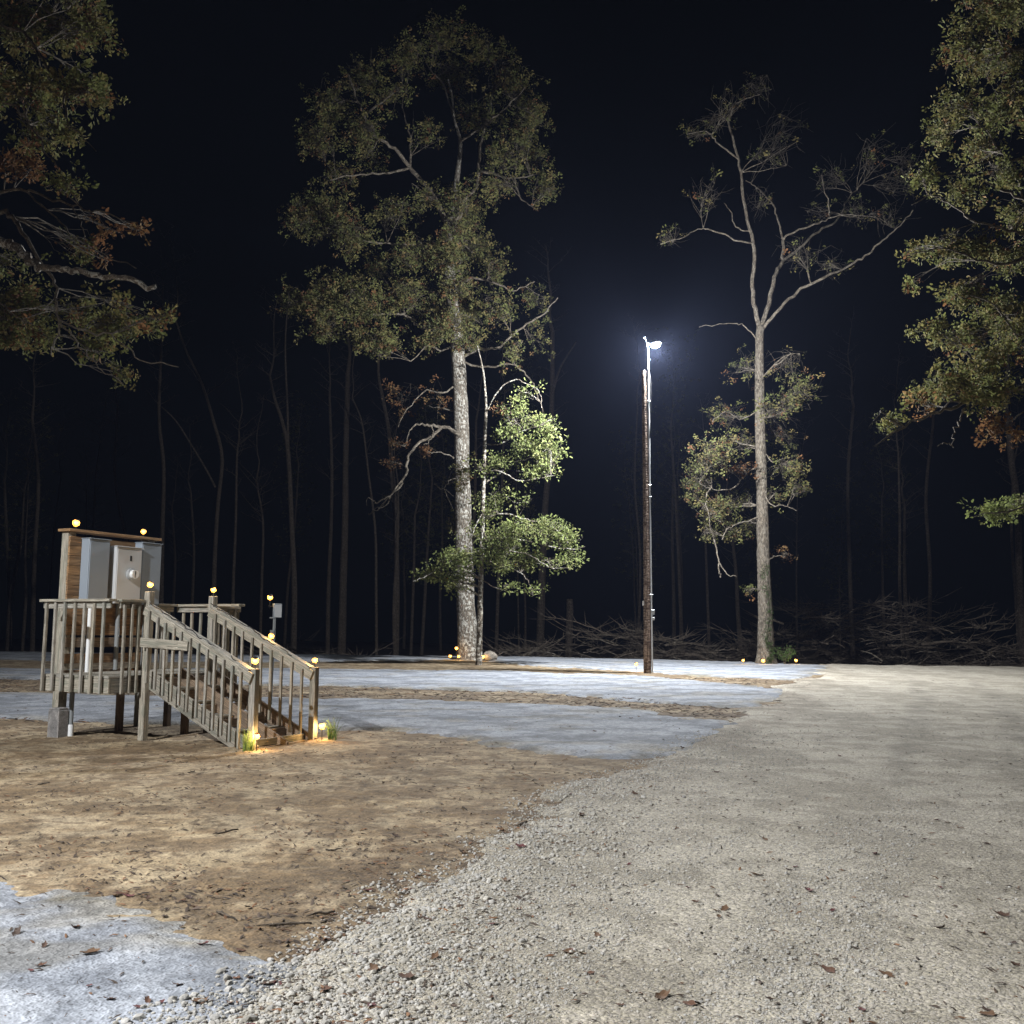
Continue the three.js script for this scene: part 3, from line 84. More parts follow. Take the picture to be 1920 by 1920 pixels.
const WOODS = [{base: [-25.57, -0.35, -90.0], trunk: [[0.0, -0.2, 0.0, 0.21], [-0.37, 5.72, 0.28, 0.19], [-0.43, 12.77, -0.08, 0.17], [-0.23, 17.06, -0.11, 0.15], [-1.13, 20.43, -0.02, 0.13], [-2.33, 23.82, -0.13, 0.11], [-3.8, 26.74, 0.14, 0.09], [-4.9, 29.7, 0.13, 0.07]], forks: [[[-0.69, 14.43, 0.0, 0.094], [-1.66, 16.09, -0.2, 0.082], [-3.19, 18.48, -0.16, 0.07], [-4.46, 20.4, 0.1, 0.058], [-5.71, 21.6, 0.26, 0.047]]]}, {base: [-24.67, -0.35, -92.0], trunk: [[0.0, -0.2, 0.0, 0.167], [-0.17, 5.82, 0.09, 0.143], [-0.21, 11.57, -0.04, 0.119], [-0.25, 17.41, 0.29, 0.096], [-0.28, 19.38, -0.3, 0.072]], forks: []}, {base: [-22.5, -0.35, -93.0], trunk: [[0.0, -0.2, 0.0, 0.145], [-0.14, 6.84, -0.26, 0.121], [-0.13, 11.7, 0.17, 0.097], [-0.95, 15.62, -0.05, 0.072]], forks: []}, {base: [-18.65, -0.35, -89.0], trunk: [[0.0, -0.2, 0.0, 0.277], [-0.17, 5.73, -0.27, 0.247], [-0.46, 10.37, 0.03, 0.216], [-0.98, 17.42, 0.29, 0.185], [-1.64, 20.28, 0.01, 0.154], [-2.42, 22.43, -0.09, 0.123], [-2.97, 24.6, -0.24, 0.092]], forks: [[[-1.03, 17.42, 0.0, 0.116], [-1.32, 21.72, -0.26, 0.096], [-1.59, 27.03, 0.24, 0.077], [-1.55, 31.44, -0.01, 0.058]]]}, {base: [-16.78, -0.35, -95.0], trunk: [[0.0, -0.2, 0.0, 0.197], [-0.05, 6.02, 0.26, 0.179], [-0.08, 11.96, -0.27, 0.16], [-0.13, 16.98, -0.15, 0.142], [-0.51, 23.09, -0.27, 0.123]], forks: []}, {base: [-15.18, -0.35, -93.0], trunk: [[0.0, -0.2, 0.0, 0.386], [-0.04, 5.94, -0.06, 0.344], [-0.06, 11.76, -0.26, 0.302], [-0.14, 18.16, -0.15, 0.26], [-0.15, 25.68, -0.06, 0.217]], forks: []}, {base: [-11.38, -0.35, -88.0], trunk: [[0.0, -0.2, 0.0, 0.137], [-0.2, 5.75, -0.12, 0.121], [-0.41, 10.8, -0.27, 0.105], [-1.14, 15.9, -0.28, 0.089], [-1.71, 20.13, 0.28, 0.073], [-2.7, 22.5, -0.19, 0.057]], forks: []}, {base: [-9.75, -0.35, -88.0], trunk: [[0.0, -0.2, 0.0, 0.274], [-0.05, 5.77, 0.01, 0.247], [-0.33, 12.2, -0.06, 0.219], [-0.68, 15.92, 0.02, 0.192], [-1.09, 19.68, -0.25, 0.165], [-1.78, 23.0, -0.11, 0.137]], forks: []}, {base: [-9.35, -0.35, -97.0], trunk: [[0.0, -0.2, 0.0, 0.151], [0.09, 7.18, -0.24, 0.126], [0.12, 13.26, 0.03, 0.101]], forks: []}, {base: [2.57, -0.35, -92.0], trunk: [[0.0, -0.2, 0.0, 0.358], [0.16, 7.01, 0.25, 0.325], [0.41, 13.27, 0.06, 0.292], [0.78, 17.66, 0.21, 0.258], [1.0, 23.59, -0.17, 0.225], [1.02, 29.61, -0.29, 0.191]], forks: [[[1.0, 23.59, 0.0, 0.119], [1.72, 26.1, 0.02, 0.084], [3.18, 28.62, -0.01, 0.048]]]}, {base: [5.02, -0.35, -90.0], trunk: [[0.0, -0.2, 0.0, 0.327], [0.09, 3.66, 0.04, 0.304], [0.09, 4.96, -0.07, 0.281]], forks: []}, {base: [-31.77, -0.35, -94.0], trunk: [[0.0, -0.2, 0.0, 0.22], [-0.32, 10.74, 0.08, 0.195], [-0.46, 16.69, 0.14, 0.171], [-1.1, 21.71, 0.25, 0.146], [-1.32, 28.34, -0.12, 0.122]], forks: []}, {base: [42.51, -0.35, -86.0], trunk: [[0.0, -0.2, 0.0, 0.313], [0.03, 6.14, -0.03, 0.296], [0.04, 12.88, 0.2, 0.279], [-0.08, 16.98, -0.17, 0.262], [-0.12, 20.67, -0.23, 0.246]], forks: []}, {base: [-1.36, -0.35, -95.0], trunk: [[0.0, -0.2, 0.0, 0.173], [0.18, 7.14, -0.11, 0.148], [0.36, 13.6, -0.25, 0.123], [0.5, 20.17, 0.16, 0.099]], forks: []}, {base: [12.1, -0.35, -99.0], trunk: [[0.0, -0.2, 0.0, 0.154], [0.3, 9.02, 0.19, 0.129], [-0.17, 16.82, -0.11, 0.103], [0.18, 24.25, -0.22, 0.077]], forks: []}, {base: [18.6, -0.35, -97.0], trunk: [[0.0, -0.2, 0.0, 0.151], [-0.14, 8.93, -0.25, 0.113], [-0.39, 16.58, -0.15, 0.076]], forks: []}, {base: [31.4, -0.35, -95.0], trunk: [[0.0, -0.2, 0.0, 0.222], [0.0, 6.44, -0.25, 0.189], [-0.0, 16.4, -0.04, 0.156], [0.71, 23.53, 0.05, 0.123]], forks: []}, {base: [39.06, -0.35, -97.0], trunk: [[0.0, -0.2, 0.0, 0.202], [0.55, 7.6, -0.15, 0.176], [0.49, 15.23, -0.26, 0.151], [1.26, 21.96, 0.12, 0.126]], forks: []}, {base: [-35.28, -0.35, -97.0], trunk: [[0.0, -0.2, 0.0, 0.202], [-0.99, 8.46, -0.27, 0.168], [-2.67, 16.09, -0.18, 0.134], [-2.8, 23.35, -0.13, 0.101]], forks: []}, {base: [-41.06, -0.35, -89.0], trunk: [[0.0, -0.2, 0.0, 0.208], [-0.36, 7.85, -0.08, 0.177], [-0.53, 14.86, -0.24, 0.146], [-1.35, 20.56, -0.05, 0.116]], forks: []}, {base: [-45.78, -0.35, -95.0], trunk: [[0.0, -0.2, 0.0, 0.197], [-0.64, 5.76, -0.11, 0.16], [-1.6, 15.71, 0.15, 0.123]], forks: []}];
// ---------------------------------------------------------------- terrain
function edgeZ(x) { return x < 1 ? -50.5 + (x < -12 ? (x + 12) * 0.12 : 0) : x < 6.5 ? -50.5 + (x - 1) * 0.4 : x < 13 ? -48.3 + (x - 6.5) * 0.68 : -43.9 + (x - 13) * 0.14; }
function baseH(x, z) {
  let h = 0.0100 * clamp(-z - 4, 0, 42);
  h += 0.10 * (fbm(x * 0.11 + 3, z * 0.11 + 8, 2, 5) - 0.5) * sstep(6, 30, -z);
  const e = edgeZ(x) + 0.8 * (fbm(x * 0.4, z * 0.4, 2, 71) - 0.5);
  h -= 0.85 * sstep(0, 3.5, e - z);
  h += 0.5 * (fbm(x * 0.08, z * 0.08, 3, 15) - 0.5) * sstep(2, 12, e - z);
  return h;
}
function sdPoly(x, z, P) { // positive inside
  let d = 1e9, inside = false;
  for (let i = 0, j = P.length - 1; i < P.length; j = i++) {
    const [xi, zi] = P[i], [xj, zj] = P[j], ex = xj - xi, ez = zj - zi, wx = x - xi, wz = z - zi;
    const t = clamp((wx * ex + wz * ez) / (ex * ex + ez * ez)), bx = wx - ex * t, bz = wz - ez * t; d = Math.min(d, bx * bx + bz * bz);
    if ((zi > z) !== (zj > z) && x < (xj - xi) * (z - zi) / (zj - zi) + xi) inside = !inside;
  }
  return (inside ? 1 : -1) * Math.sqrt(d);
}
const wob = (x, z) => (0.07 + 0.003 * clamp(-z, 0, 40)) * (fbm(x * 9, z * 9, 3, 35) - 0.5) * 2 + (0.12 + 0.010 * clamp(-z, 0, 40)) * (fbm(x * 2.6, z * 2.6, 3, 31) - 0.5) * 2 + (0.16 + 0.012 * clamp(-z, 0, 40)) * (fbm(x * 0.7, z * 0.7, 2, 41) - 0.5) * 2;
const PADS = [PAD_NEAR, PAD_MIDDLE, PAD_FAR, PAD_BACK];
const XS = [], ZS = [];
{ const h = []; for (let x = 0; x < 140; x += Math.max(0.065, 0.024 * x)) h.push(x); for (let i = h.length - 1; i > 0; i--) XS.push(-h[i]); XS.push(...h);
  for (let z = 30; z > -2; z -= 1.2) ZS.push(z); for (let z = -2; z > -190; z -= Math.max(0.065, 0.013 * -z)) ZS.push(z); }
const NX = XS.length, NZ = ZS.length, GH = new Float32Array(NX * NZ), RSD = new Float32Array(NX * NZ), PSD = PADS.map(() => new Float32Array(NX * NZ));
for (let j = 0; j < NZ; j++) for (let i = 0; i < NX; i++) {
  const x = XS[i], z = ZS[j], k = j * NX + i, w = wob(x, z);
  GH[k] = baseH(x, z); RSD[k] = sdPoly(x, z, ROAD_EDGE) + w; PADS.forEach((P, n) => { PSD[n][k] = sdPoly(x, z, P) + wob(x + 40 * n, z); });
}
const sandMicro = (x, z) => 0.040 * (fbm(x * 2.3, z * 3.1, 4, 3) - 0.5) + 0.024 * (fbm(x * 9, z * 11, 3, 9) - 0.5);
function sandAt(x, z, k) { let s = RSD[k]; for (const p of PSD) s = Math.max(s, p[k]); return GH[k] + sandMicro(x, z) - 0.10 * sstep(0.02, 0.35, s); }
const padMicro = (x, z) => 0.020 * (fbm(x * 1.7, z * 2.4, 3, 51) - 0.5) + 0.012 * (fbm(x * 8, z * 10, 3, 57) - 0.5);
const roadMicro = (x, z) => 0.026 * (fbm(x * 1.1, z * 1.0, 3, 61) - 0.5) + 0.010 * (fbm(x * 9, z * 9, 3, 67) - 0.5);
const lip = sd => 0.03 * sstep(-0.08, 0.3, sd) - 0.09 * (1 - sstep(-0.3, 0.02, sd));
function padAt(x, z, k, n) { return GH[k] + padMicro(x, z) + lip(PSD[n][k]) - 0.12 * sstep(0.05, 0.4, RSD[k]); }
function roadAt(x, z, k) { const sd = RSD[k]; return GH[k] + roadMicro(x, z) + lip(sd) + 0.018 * Math.exp(-Math.pow((sd - 0.35) / 0.35, 2)) * (sd > -0.3 ? 1 : 0); }
function heightAt(x, z) { // top surface, for setting things down
  let i = 0, j = 0; while (i < NX - 2 && XS[i + 1] < x) i++; while (j < NZ - 2 && ZS[j + 1] > z) j++;
  const fx = clamp((x - XS[i]) / (XS[i + 1] - XS[i])), fz = clamp((z - ZS[j]) / (ZS[j + 1] - ZS[j]));
  const f = (a, b) => { const k = b * NX + a, X = XS[a], Z = ZS[b]; let h = sandAt(X, Z, k); h = Math.max(h, roadAt(X, Z, k)); for (let n = 0; n < 4; n++) h = Math.max(h, padAt(X, Z, k, n)); return h; };
  return (f(i, j) * (1 - fx) + f(i + 1, j) * fx) * (1 - fz) + (f(i, j + 1) * (1 - fx) + f(i + 1, j + 1) * fx) * fz;
}
function sheetGeo(hf, keep, colorf) {
  const id = new Int32Array(NX * NZ).fill(-1), pos = [], uv = [], col = [], idx = [];
  const vert = (i, j) => { const k = j * NX + i; if (id[k] < 0) { id[k] = pos.length / 3; const x = XS[i], z = ZS[j]; pos.push(x, hf(x, z, k), z); uv.push(x, z); const c = colorf(x, z, k); col.push(c[0], c[1], c[2]); } return id[k]; };
  for (let j = 0; j < NZ - 1; j++) for (let i = 0; i < NX - 1; i++) {
    const k = j * NX + i; if (!(keep(k) || keep(k + 1) || keep(k + NX) || keep(k + NX + 1))) continue;
    const a = vert(i, j), b = vert(i + 1, j), c = vert(i, j + 1), d = vert(i + 1, j + 1); idx.push(a, b, d, a, d, c);
  }
  const g = new THREE.BufferGeometry(); g.setAttribute('position', new THREE.Float32BufferAttribute(pos, 3)); g.setAttribute('uv', new THREE.Float32BufferAttribute(uv, 2)); g.setAttribute('color', new THREE.Float32BufferAttribute(col, 3)); g.setIndex(idx); g.computeVertexNormals(); return g;
}
// textures: 1024 pixels over 3.2 m (sand, pads) and 2.8 m (road)
const S = 1024;
const sandA = tileField(S, [[7, 1], [15, 0.8], [33, 0.7]], 101), sandB = tileField(S, [[60, 1], [131, 0.9], [280, 0.9]], 151), sandC = tileField(S, [[24, 1], [70, 1]], 191);
const sandTex = dataTex(S, S, (x, y, c) => { const i = y * S + x, a = sandA[i], b = sandB[i], e = sandC[i];
  lerp3(c, [136, 118, 94], [180, 165, 140], sstep(0.32, 0.66, a)); const dk = sstep(0.60, 0.74, e); lerp3(c, c, [108, 92, 74], dk * 0.5);
  const g = 0.72 + 0.56 * b; c[0] *= g; c[1] *= g; c[2] *= g; const sp = hash2(x >> 1, y >> 2, 7); if (sp > 0.988 && b < 0.55) { c[0] *= 0.45; c[1] *= 0.42; c[2] *= 0.40; } });
const sandBump = dataTex(S, S, (x, y, c) => { const i = y * S + x; c[0] = c[1] = c[2] = 255 * clamp(0.30 * sandA[i] + 0.5 * sandB[i] + 0.3 * sandC[i] - 0.05); }, false);
const padA = tileField(S, [[6, 1], [14, 0.9], [40, 0.7]], 201), padB = tileField(S, [[90, 1], [210, 1], [400, 0.8]], 251);
const padTex = dataTex(S, S, (x, y, c) => { const i = y * S + x, a = padA[i], b = padB[i]; lerp3(c, [138, 143, 151], [178, 183, 191], sstep(0.3, 0.68, a)); const g = 0.74 + 0.52 * b; const sp = hash2(x >> 1, y >> 1, 17) > 0.993 ? 0.55 : 1; c[0] *= g * sp; c[1] *= g * sp; c[2] *= g * sp; });
const padBump = dataTex(S, S, (x, y, c) => { const i = y * S + x; c[0] = c[1] = c[2] = 255 * clamp(0.45 * padA[i] + 0.55 * padB[i]); }, false);
// road: packed crushed stone, every stone a few pixels of its own tone
const roadCol = new Float32Array(S * S), roadHt = new Float32Array(S * S);
{ const r = rng(77), lay = (n, r0, r1) => { for (let k = 0; k < n; k++) { const cx = r() * S, cy = r() * S, ra = rr(r0, r1, r), el = rr(0.6, 1, r), an = r() * 3.14, ca = Math.cos(an), sa = Math.sin(an), tone = rr(0.62, 1.1, r), R = Math.ceil(ra);
    for (let dy = -R; dy <= R; dy++) for (let dx = -R; dx <= R; dx++) { const u = (dx * ca + dy * sa) / ra, v = (-dx * sa + dy * ca) / (ra * el), q = u * u + v * v; if (q > 1) continue; const i = (((cy + dy) & (S - 1)) * S) + ((cx + dx) & (S - 1)); roadHt[i] = Math.sqrt(1 - q) * ra / 8 + 0.1; roadCol[i] = tone; } } };
  lay(60000, 1, 2.6); lay(26000, 2, 4.2); lay(5200, 3.5, 6.5); lay(500, 6, 9); }
const roadA = tileField(S, [[5, 1], [12, 0.9], [30, 0.6]], 301), roadB = tileField(S, [[128, 1], [300, 1]], 351);
const roadTex = dataTex(S, S, (x, y, c) => { const i = y * S + x, a = roadA[i]; lerp3(c, [168, 161, 147], [198, 191, 177], sstep(0.32, 0.66, a)); const st = roadCol[i] ? 0.68 + 0.36 * roadCol[i] : 0.76, g = st * (0.86 + 0.28 * roadB[i]); c[0] *= g; c[1] *= g; c[2] *= g * (0.97 + 0.06 * hash2(x >> 2, y >> 2, 5)); });
const roadBump = dataTex(S, S, (x, y, c) => { const i = y * S + x; c[0] = c[1] = c[2] = 255 * clamp(0.15 + 0.75 * roadHt[i] + 0.15 * roadB[i]); }, false);
for (const t of [sandTex, sandBump, padTex, padBump]) t.repeat.set(1 / 3.2, 1 / 3.2);
for (const t of [roadTex, roadBump]) t.repeat.set(1 / 2.8, 1 / 2.8);
const sandMat = new THREE.MeshStandardMaterial({ map: sandTex, bumpMap: sandBump, bumpScale: 0.035, roughness: 0.96, vertexColors: true });
const padMat = new THREE.MeshStandardMaterial({ map: padTex, bumpMap: padBump, bumpScale: 0.03, roughness: 0.95, vertexColors: true });
const roadMat = new THREE.MeshStandardMaterial({ map: roadTex, bumpMap: roadBump, bumpScale: 0.009, roughness: 0.95, vertexColors: true });

for (const m of [padMat, roadMat]) m.color.setRGB(0.79, 0.79, 0.79); sandMat.color.setRGB(0.79, 0.765, 0.715);
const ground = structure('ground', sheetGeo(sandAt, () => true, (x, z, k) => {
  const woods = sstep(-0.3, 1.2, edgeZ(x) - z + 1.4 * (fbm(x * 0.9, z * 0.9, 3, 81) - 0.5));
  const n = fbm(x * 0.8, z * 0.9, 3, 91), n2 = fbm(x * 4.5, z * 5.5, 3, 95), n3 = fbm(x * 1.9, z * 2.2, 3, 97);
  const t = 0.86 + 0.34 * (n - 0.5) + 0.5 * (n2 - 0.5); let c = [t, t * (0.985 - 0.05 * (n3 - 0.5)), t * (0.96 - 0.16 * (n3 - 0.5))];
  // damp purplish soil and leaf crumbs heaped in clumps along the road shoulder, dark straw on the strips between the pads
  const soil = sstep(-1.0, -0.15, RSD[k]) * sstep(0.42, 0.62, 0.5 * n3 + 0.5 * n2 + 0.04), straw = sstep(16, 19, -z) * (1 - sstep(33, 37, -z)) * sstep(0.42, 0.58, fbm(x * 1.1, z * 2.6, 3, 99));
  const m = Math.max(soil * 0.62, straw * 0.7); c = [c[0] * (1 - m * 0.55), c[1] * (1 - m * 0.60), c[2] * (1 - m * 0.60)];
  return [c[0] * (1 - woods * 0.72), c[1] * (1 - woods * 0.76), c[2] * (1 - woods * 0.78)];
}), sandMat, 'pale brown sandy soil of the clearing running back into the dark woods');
const padLabels = ['pale grey fine gravel pad edged by sand and limestone road', 'wide grey fine gravel pad beside the wooden stairs', 'grey fine gravel pad in front of the lamp pole', 'grey fine gravel pad behind the lamp pole along the woods'];
PADS.forEach((P, n) => structure('gravel_pad', sheetGeo((x, z, k) => padAt(x, z, k, n), k => PSD[n][k] > -0.32, (x, z, k) => { const dust = (1 - sstep(0.05, 0.25 + 0.02 * clamp(-z, 0, 40), PSD[n][k])) * sstep(0.42, 0.58, fbm(x * 3.1, z * 3.6, 4, 117)) + 0.7 * sstep(0.60, 0.70, fbm(x * 1.1, z * 1.9, 4, 118)); const t = 0.90 + 0.3 * (fbm(x * 0.9, z * 1.3, 3, 111) - 0.5) + 0.3 * (fbm(x * 5, z * 6, 2, 115) - 0.5), w = fbm(x * 1.3, z * 1.6, 2, 119); return [t * (0.985 + 0.03 * w) * (1 - 0.10 * dust), t * (1 - 0.19 * dust), t * (1.03 - 0.04 * w) * (1 - 0.34 * dust)]; }), padMat, padLabels[n]));
function trackAt(x, z) { // two faint wheel tracks curving down the road
  const a = 0.385 * -z + 0.25 * Math.sin(z * 0.2), b = 0.40 * -z + 1.3 + 0.25 * Math.sin(z * 0.2), d = Math.min(Math.abs(x - a), Math.abs(x - b)); return (1 - sstep(0.08, 0.34, d)) * sstep(9, 14, -z) * (1 - sstep(27, 36, -z)); }
structure('gravel_road', sheetGeo(roadAt, k => RSD[k] > -0.32, (x, z, k) => {
  const n = fbm(x * 0.5, z * 0.45, 3, 121), n2 = fbm(x * 3.2, z * 3.4, 3, 125); let t = 1.0 + 0.22 * (n - 0.5) + 0.26 * (n2 - 0.5);
  t *= 1 - 0.26 * trackAt(x, z) * sstep(0.38, 0.58, fbm(x * 5.5, z * 2.6, 3, 127));
  const dirt = (1 - sstep(0.2, 1.6, RSD[k])) * sstep(9, 12, -z) * sstep(0.40, 0.62, fbm(x * 1.6, z * 1.4, 3, 129)); t *= 1 - 0.30 * dirt;
  return [t * (1 + 0.02 * dirt), t * (0.99 - 0.02 * dirt), t * (0.965 - 0.05 * dirt)]; }), roadMat, 'pale crushed limestone road running from foreground to the woods');
console.log('terrain done');

// ---------------------------------------------------------------- geometry collector
class GB {
  constructor() { this.p = []; this.n = []; this.u = []; this.i = []; }
  tube(pts, rad, seg = 6, rough = 0, seed = 1, cap = true) {
    const N = pts.length, V = pts.map(q => new THREE.Vector3(q[0], q[1], q[2])); let t0 = V[1].clone().sub(V[0]).normalize();
    let a = Math.abs(t0.y) > 0.9 ? new THREE.Vector3(1, 0, 0) : new THREE.Vector3(0, 1, 0); a.addScaledVector(t0, -a.dot(t0)).normalize();
    const base = this.p.length / 3; let len = 0;
    for (let k = 0; k < N; k++) {
      const t = (k === 0 ? V[1].clone().sub(V[0]) : k === N - 1 ? V[k].clone().sub(V[k - 1]) : V[k + 1].clone().sub(V[k - 1])).normalize();
      a.addScaledVector(t, -a.dot(t)); if (a.lengthSq() < 1e-8) a.set(t.y, t.z, t.x).addScaledVector(t, -t.dot(new THREE.Vector3(t.y, t.z, t.x))); a.normalize();
      const b = new THREE.Vector3().crossVectors(t, a); if (k) len += V[k].distanceTo(V[k - 1]);
      for (let s = 0; s <= seg; s++) { const an = s / seg * Math.PI * 2, c = Math.cos(an), si = Math.sin(an), ss = s % seg;
        const r = rad[k] * (1 + rough * (vnoise(ss * 1.7 + seed * 13.1, k * 0.8 + seed, seed) - 0.5) * 2);
        const nx = a.x * c + b.x * si, ny = a.y * c + b.y * si, nz = a.z * c + b.z * si;
        this.p.push(V[k].x + nx * r, V[k].y + ny * r, V[k].z + nz * r); this.n.push(nx, ny, nz); this.u.push(s / seg * Math.max(0.25, Math.round(rad[0] * 6.28 * 4) / 4), len); }
    }
    for (let k = 0; k < N - 1; k++) for (let s = 0; s < seg; s++) { const q = base + k * (seg + 1) + s; this.i.push(q, q + 1, q + seg + 2, q, q + seg + 2, q + seg + 1); }
    if (cap) for (const e of [0, N - 1]) { const c = this.p.length / 3, t = e ? V[N - 1].clone().sub(V[N - 2]).normalize() : V[0].clone().sub(V[1]).normalize(); this.p.push(V[e].x, V[e].y, V[e].z); this.n.push(t.x, t.y, t.z); this.u.push(0, 0);
      for (let s = 0; s < seg; s++) { const q = base + e * (seg + 1) + s; e ? this.i.push(c, q, q + 1) : this.i.push(c, q + 1, q); } }
    return this;
  }
  build(smooth = false) { const g = new THREE.BufferGeometry(); g.setAttribute('position', new THREE.Float32BufferAttribute(this.p, 3)); g.setAttribute('normal', new THREE.Float32BufferAttribute(this.n, 3)); g.setAttribute('uv', new THREE.Float32BufferAttribute(this.u, 2)); g.setIndex(this.i); if (smooth) g.computeVertexNormals(); return g; }
}
function curve(pts, n) { // resample [x,y,z,r] points smoothly
  const c = new THREE.CatmullRomCurve3(pts.map(q => new THREE.Vector3(q[0], q[1], q[2])), false, 'catmullrom', 0.5), out = [], m = pts.length - 1;
  for (let i = 0; i <= n; i++) { const t = i / n, v = c.getPoint(t), f = t * m, k = Math.min(m - 1, Math.floor(f)), w = f - k; out.push([v.x, v.y, v.z, pts[k][3] * (1 - w) + pts[k + 1][3] * w]); }
  return out;
}

// ---------------------------------------------------------------- wood and metal
function woodTex(seed, a, b, dark) { const w = 1024, h = 256; const f1 = new Float32Array(w * h);
  for (let y = 0; y < h; y++) for (let x = 0; x < w; x++) f1[y * w + x] = 0.5 * vnoise(x * 8 / w, y * 64 / h + 2.5 * vnoise(x * 4 / w, y * 4 / h, seed + 3, 4), seed, 64) + 0.3 * vnoise(x * 16 / w, y * 128 / h, seed + 5, 128) + 0.2 * vnoise(x * 64 / w, y * 128 / h, seed + 9, 128);
  return dataTex(w, h, (x, y, c) => { const v = f1[y * w + x]; lerp3(c, a, b, sstep(0.3, 0.7, v)); const bl = vnoise(x * 6 / w, y * 8 / h, seed + 11, 8); lerp3(c, c, dark, 0.45 * sstep(0.55, 0.8, bl)); const ck = sstep(0.24, 0.2, v); lerp3(c, c, [40, 34, 28], ck * 0.6); }); }
const woodBump = dataTex(512, 128, (x, y, c) => { c[0] = c[1] = c[2] = 255 * (0.5 * vnoise(x * 8 / 512, y * 64 / 128, 900, 64) + 0.5 * vnoise(x * 32 / 512, y * 64 / 128, 905, 64)); }, false);
const greyWoodTex = woodTex(501, [112, 109, 102], [168, 164, 155], [98, 104, 97]), tanWoodTex = woodTex(551, [114, 90, 64], [158, 128, 94], [96, 78, 58]), oldWoodTex = woodTex(571, [92, 78, 64], [140, 122, 102], [70, 62, 54]);
for (const t of [greyWoodTex, tanWoodTex, oldWoodTex, woodBump]) t.repeat.set(0.8, 4);
const M = {
  grey: new THREE.MeshStandardMaterial({ map: greyWoodTex, bumpMap: woodBump, bumpScale: 0.002, roughness: 0.85 }),
  tan: new THREE.MeshStandardMaterial({ map: tanWoodTex, bumpMap: woodBump, bumpScale: 0.002, roughness: 0.85 }),
  old: new THREE.MeshStandardMaterial({ map: oldWoodTex, bumpMap: woodBump, bumpScale: 0.002, roughness: 0.9 }),
  greyMetal: new THREE.MeshStandardMaterial({ color: 0x88929d, roughness: 0.5, metalness: 0.15 }),
  paleMetal: new THREE.MeshStandardMaterial({ color: 0xb9bcbe, roughness: 0.45, metalness: 0.15 }),
  galv: new THREE.MeshStandardMaterial({ color: 0xb4b8ba, roughness: 0.42, metalness: 0.5 }),
  pvc: new THREE.MeshStandardMaterial({ color: 0xd9dcde, roughness: 0.5 }),
  greyPvc: new THREE.MeshStandardMaterial({ color: 0x777b7d, roughness: 0.6 }),
  black: new THREE.MeshStandardMaterial({ color: 0x15161a, roughness: 0.6 }),
  glass: new THREE.MeshPhysicalMaterial({ color: 0xffffff, roughness: 0.06, transmission: 1, thickness: 0, ior: 1.45 }),
  dial: new THREE.MeshStandardMaterial({ color: 0xdadcdd, roughness: 0.4 }),
  concrete: new THREE.MeshStandardMaterial({ map: padTex, color: 0xc8bfb4, bumpMap: padBump, bumpScale: 0.006, roughness: 0.95 }),
  bulb: new THREE.MeshStandardMaterial({ color: 0x3a2408, emissive: new THREE.Color(1.0, 0.60, 0.20), emissiveIntensity: 6, roughness: 0.4 }),
  globe: new THREE.MeshPhysicalMaterial({ color: 0xffc46a, emissive: new THREE.Color(1.0, 0.46, 0.08), emissiveIntensity: 1.6, roughness: 0.25, transparent: true, opacity: 0.42 }),
};
M.grey2 = M.grey.clone(); M.grey2.color.setRGB(0.82, 0.80, 0.76); M.grey3 = M.grey.clone(); M.grey3.color.setRGB(1.06, 1.03, 0.96);
M.tan2 = M.tan.clone(); M.tan2.color.setRGB(0.84, 0.82, 0.8); M.tan3 = M.tan.clone(); M.tan3.color.setRGB(1.1, 1.06, 0.98);
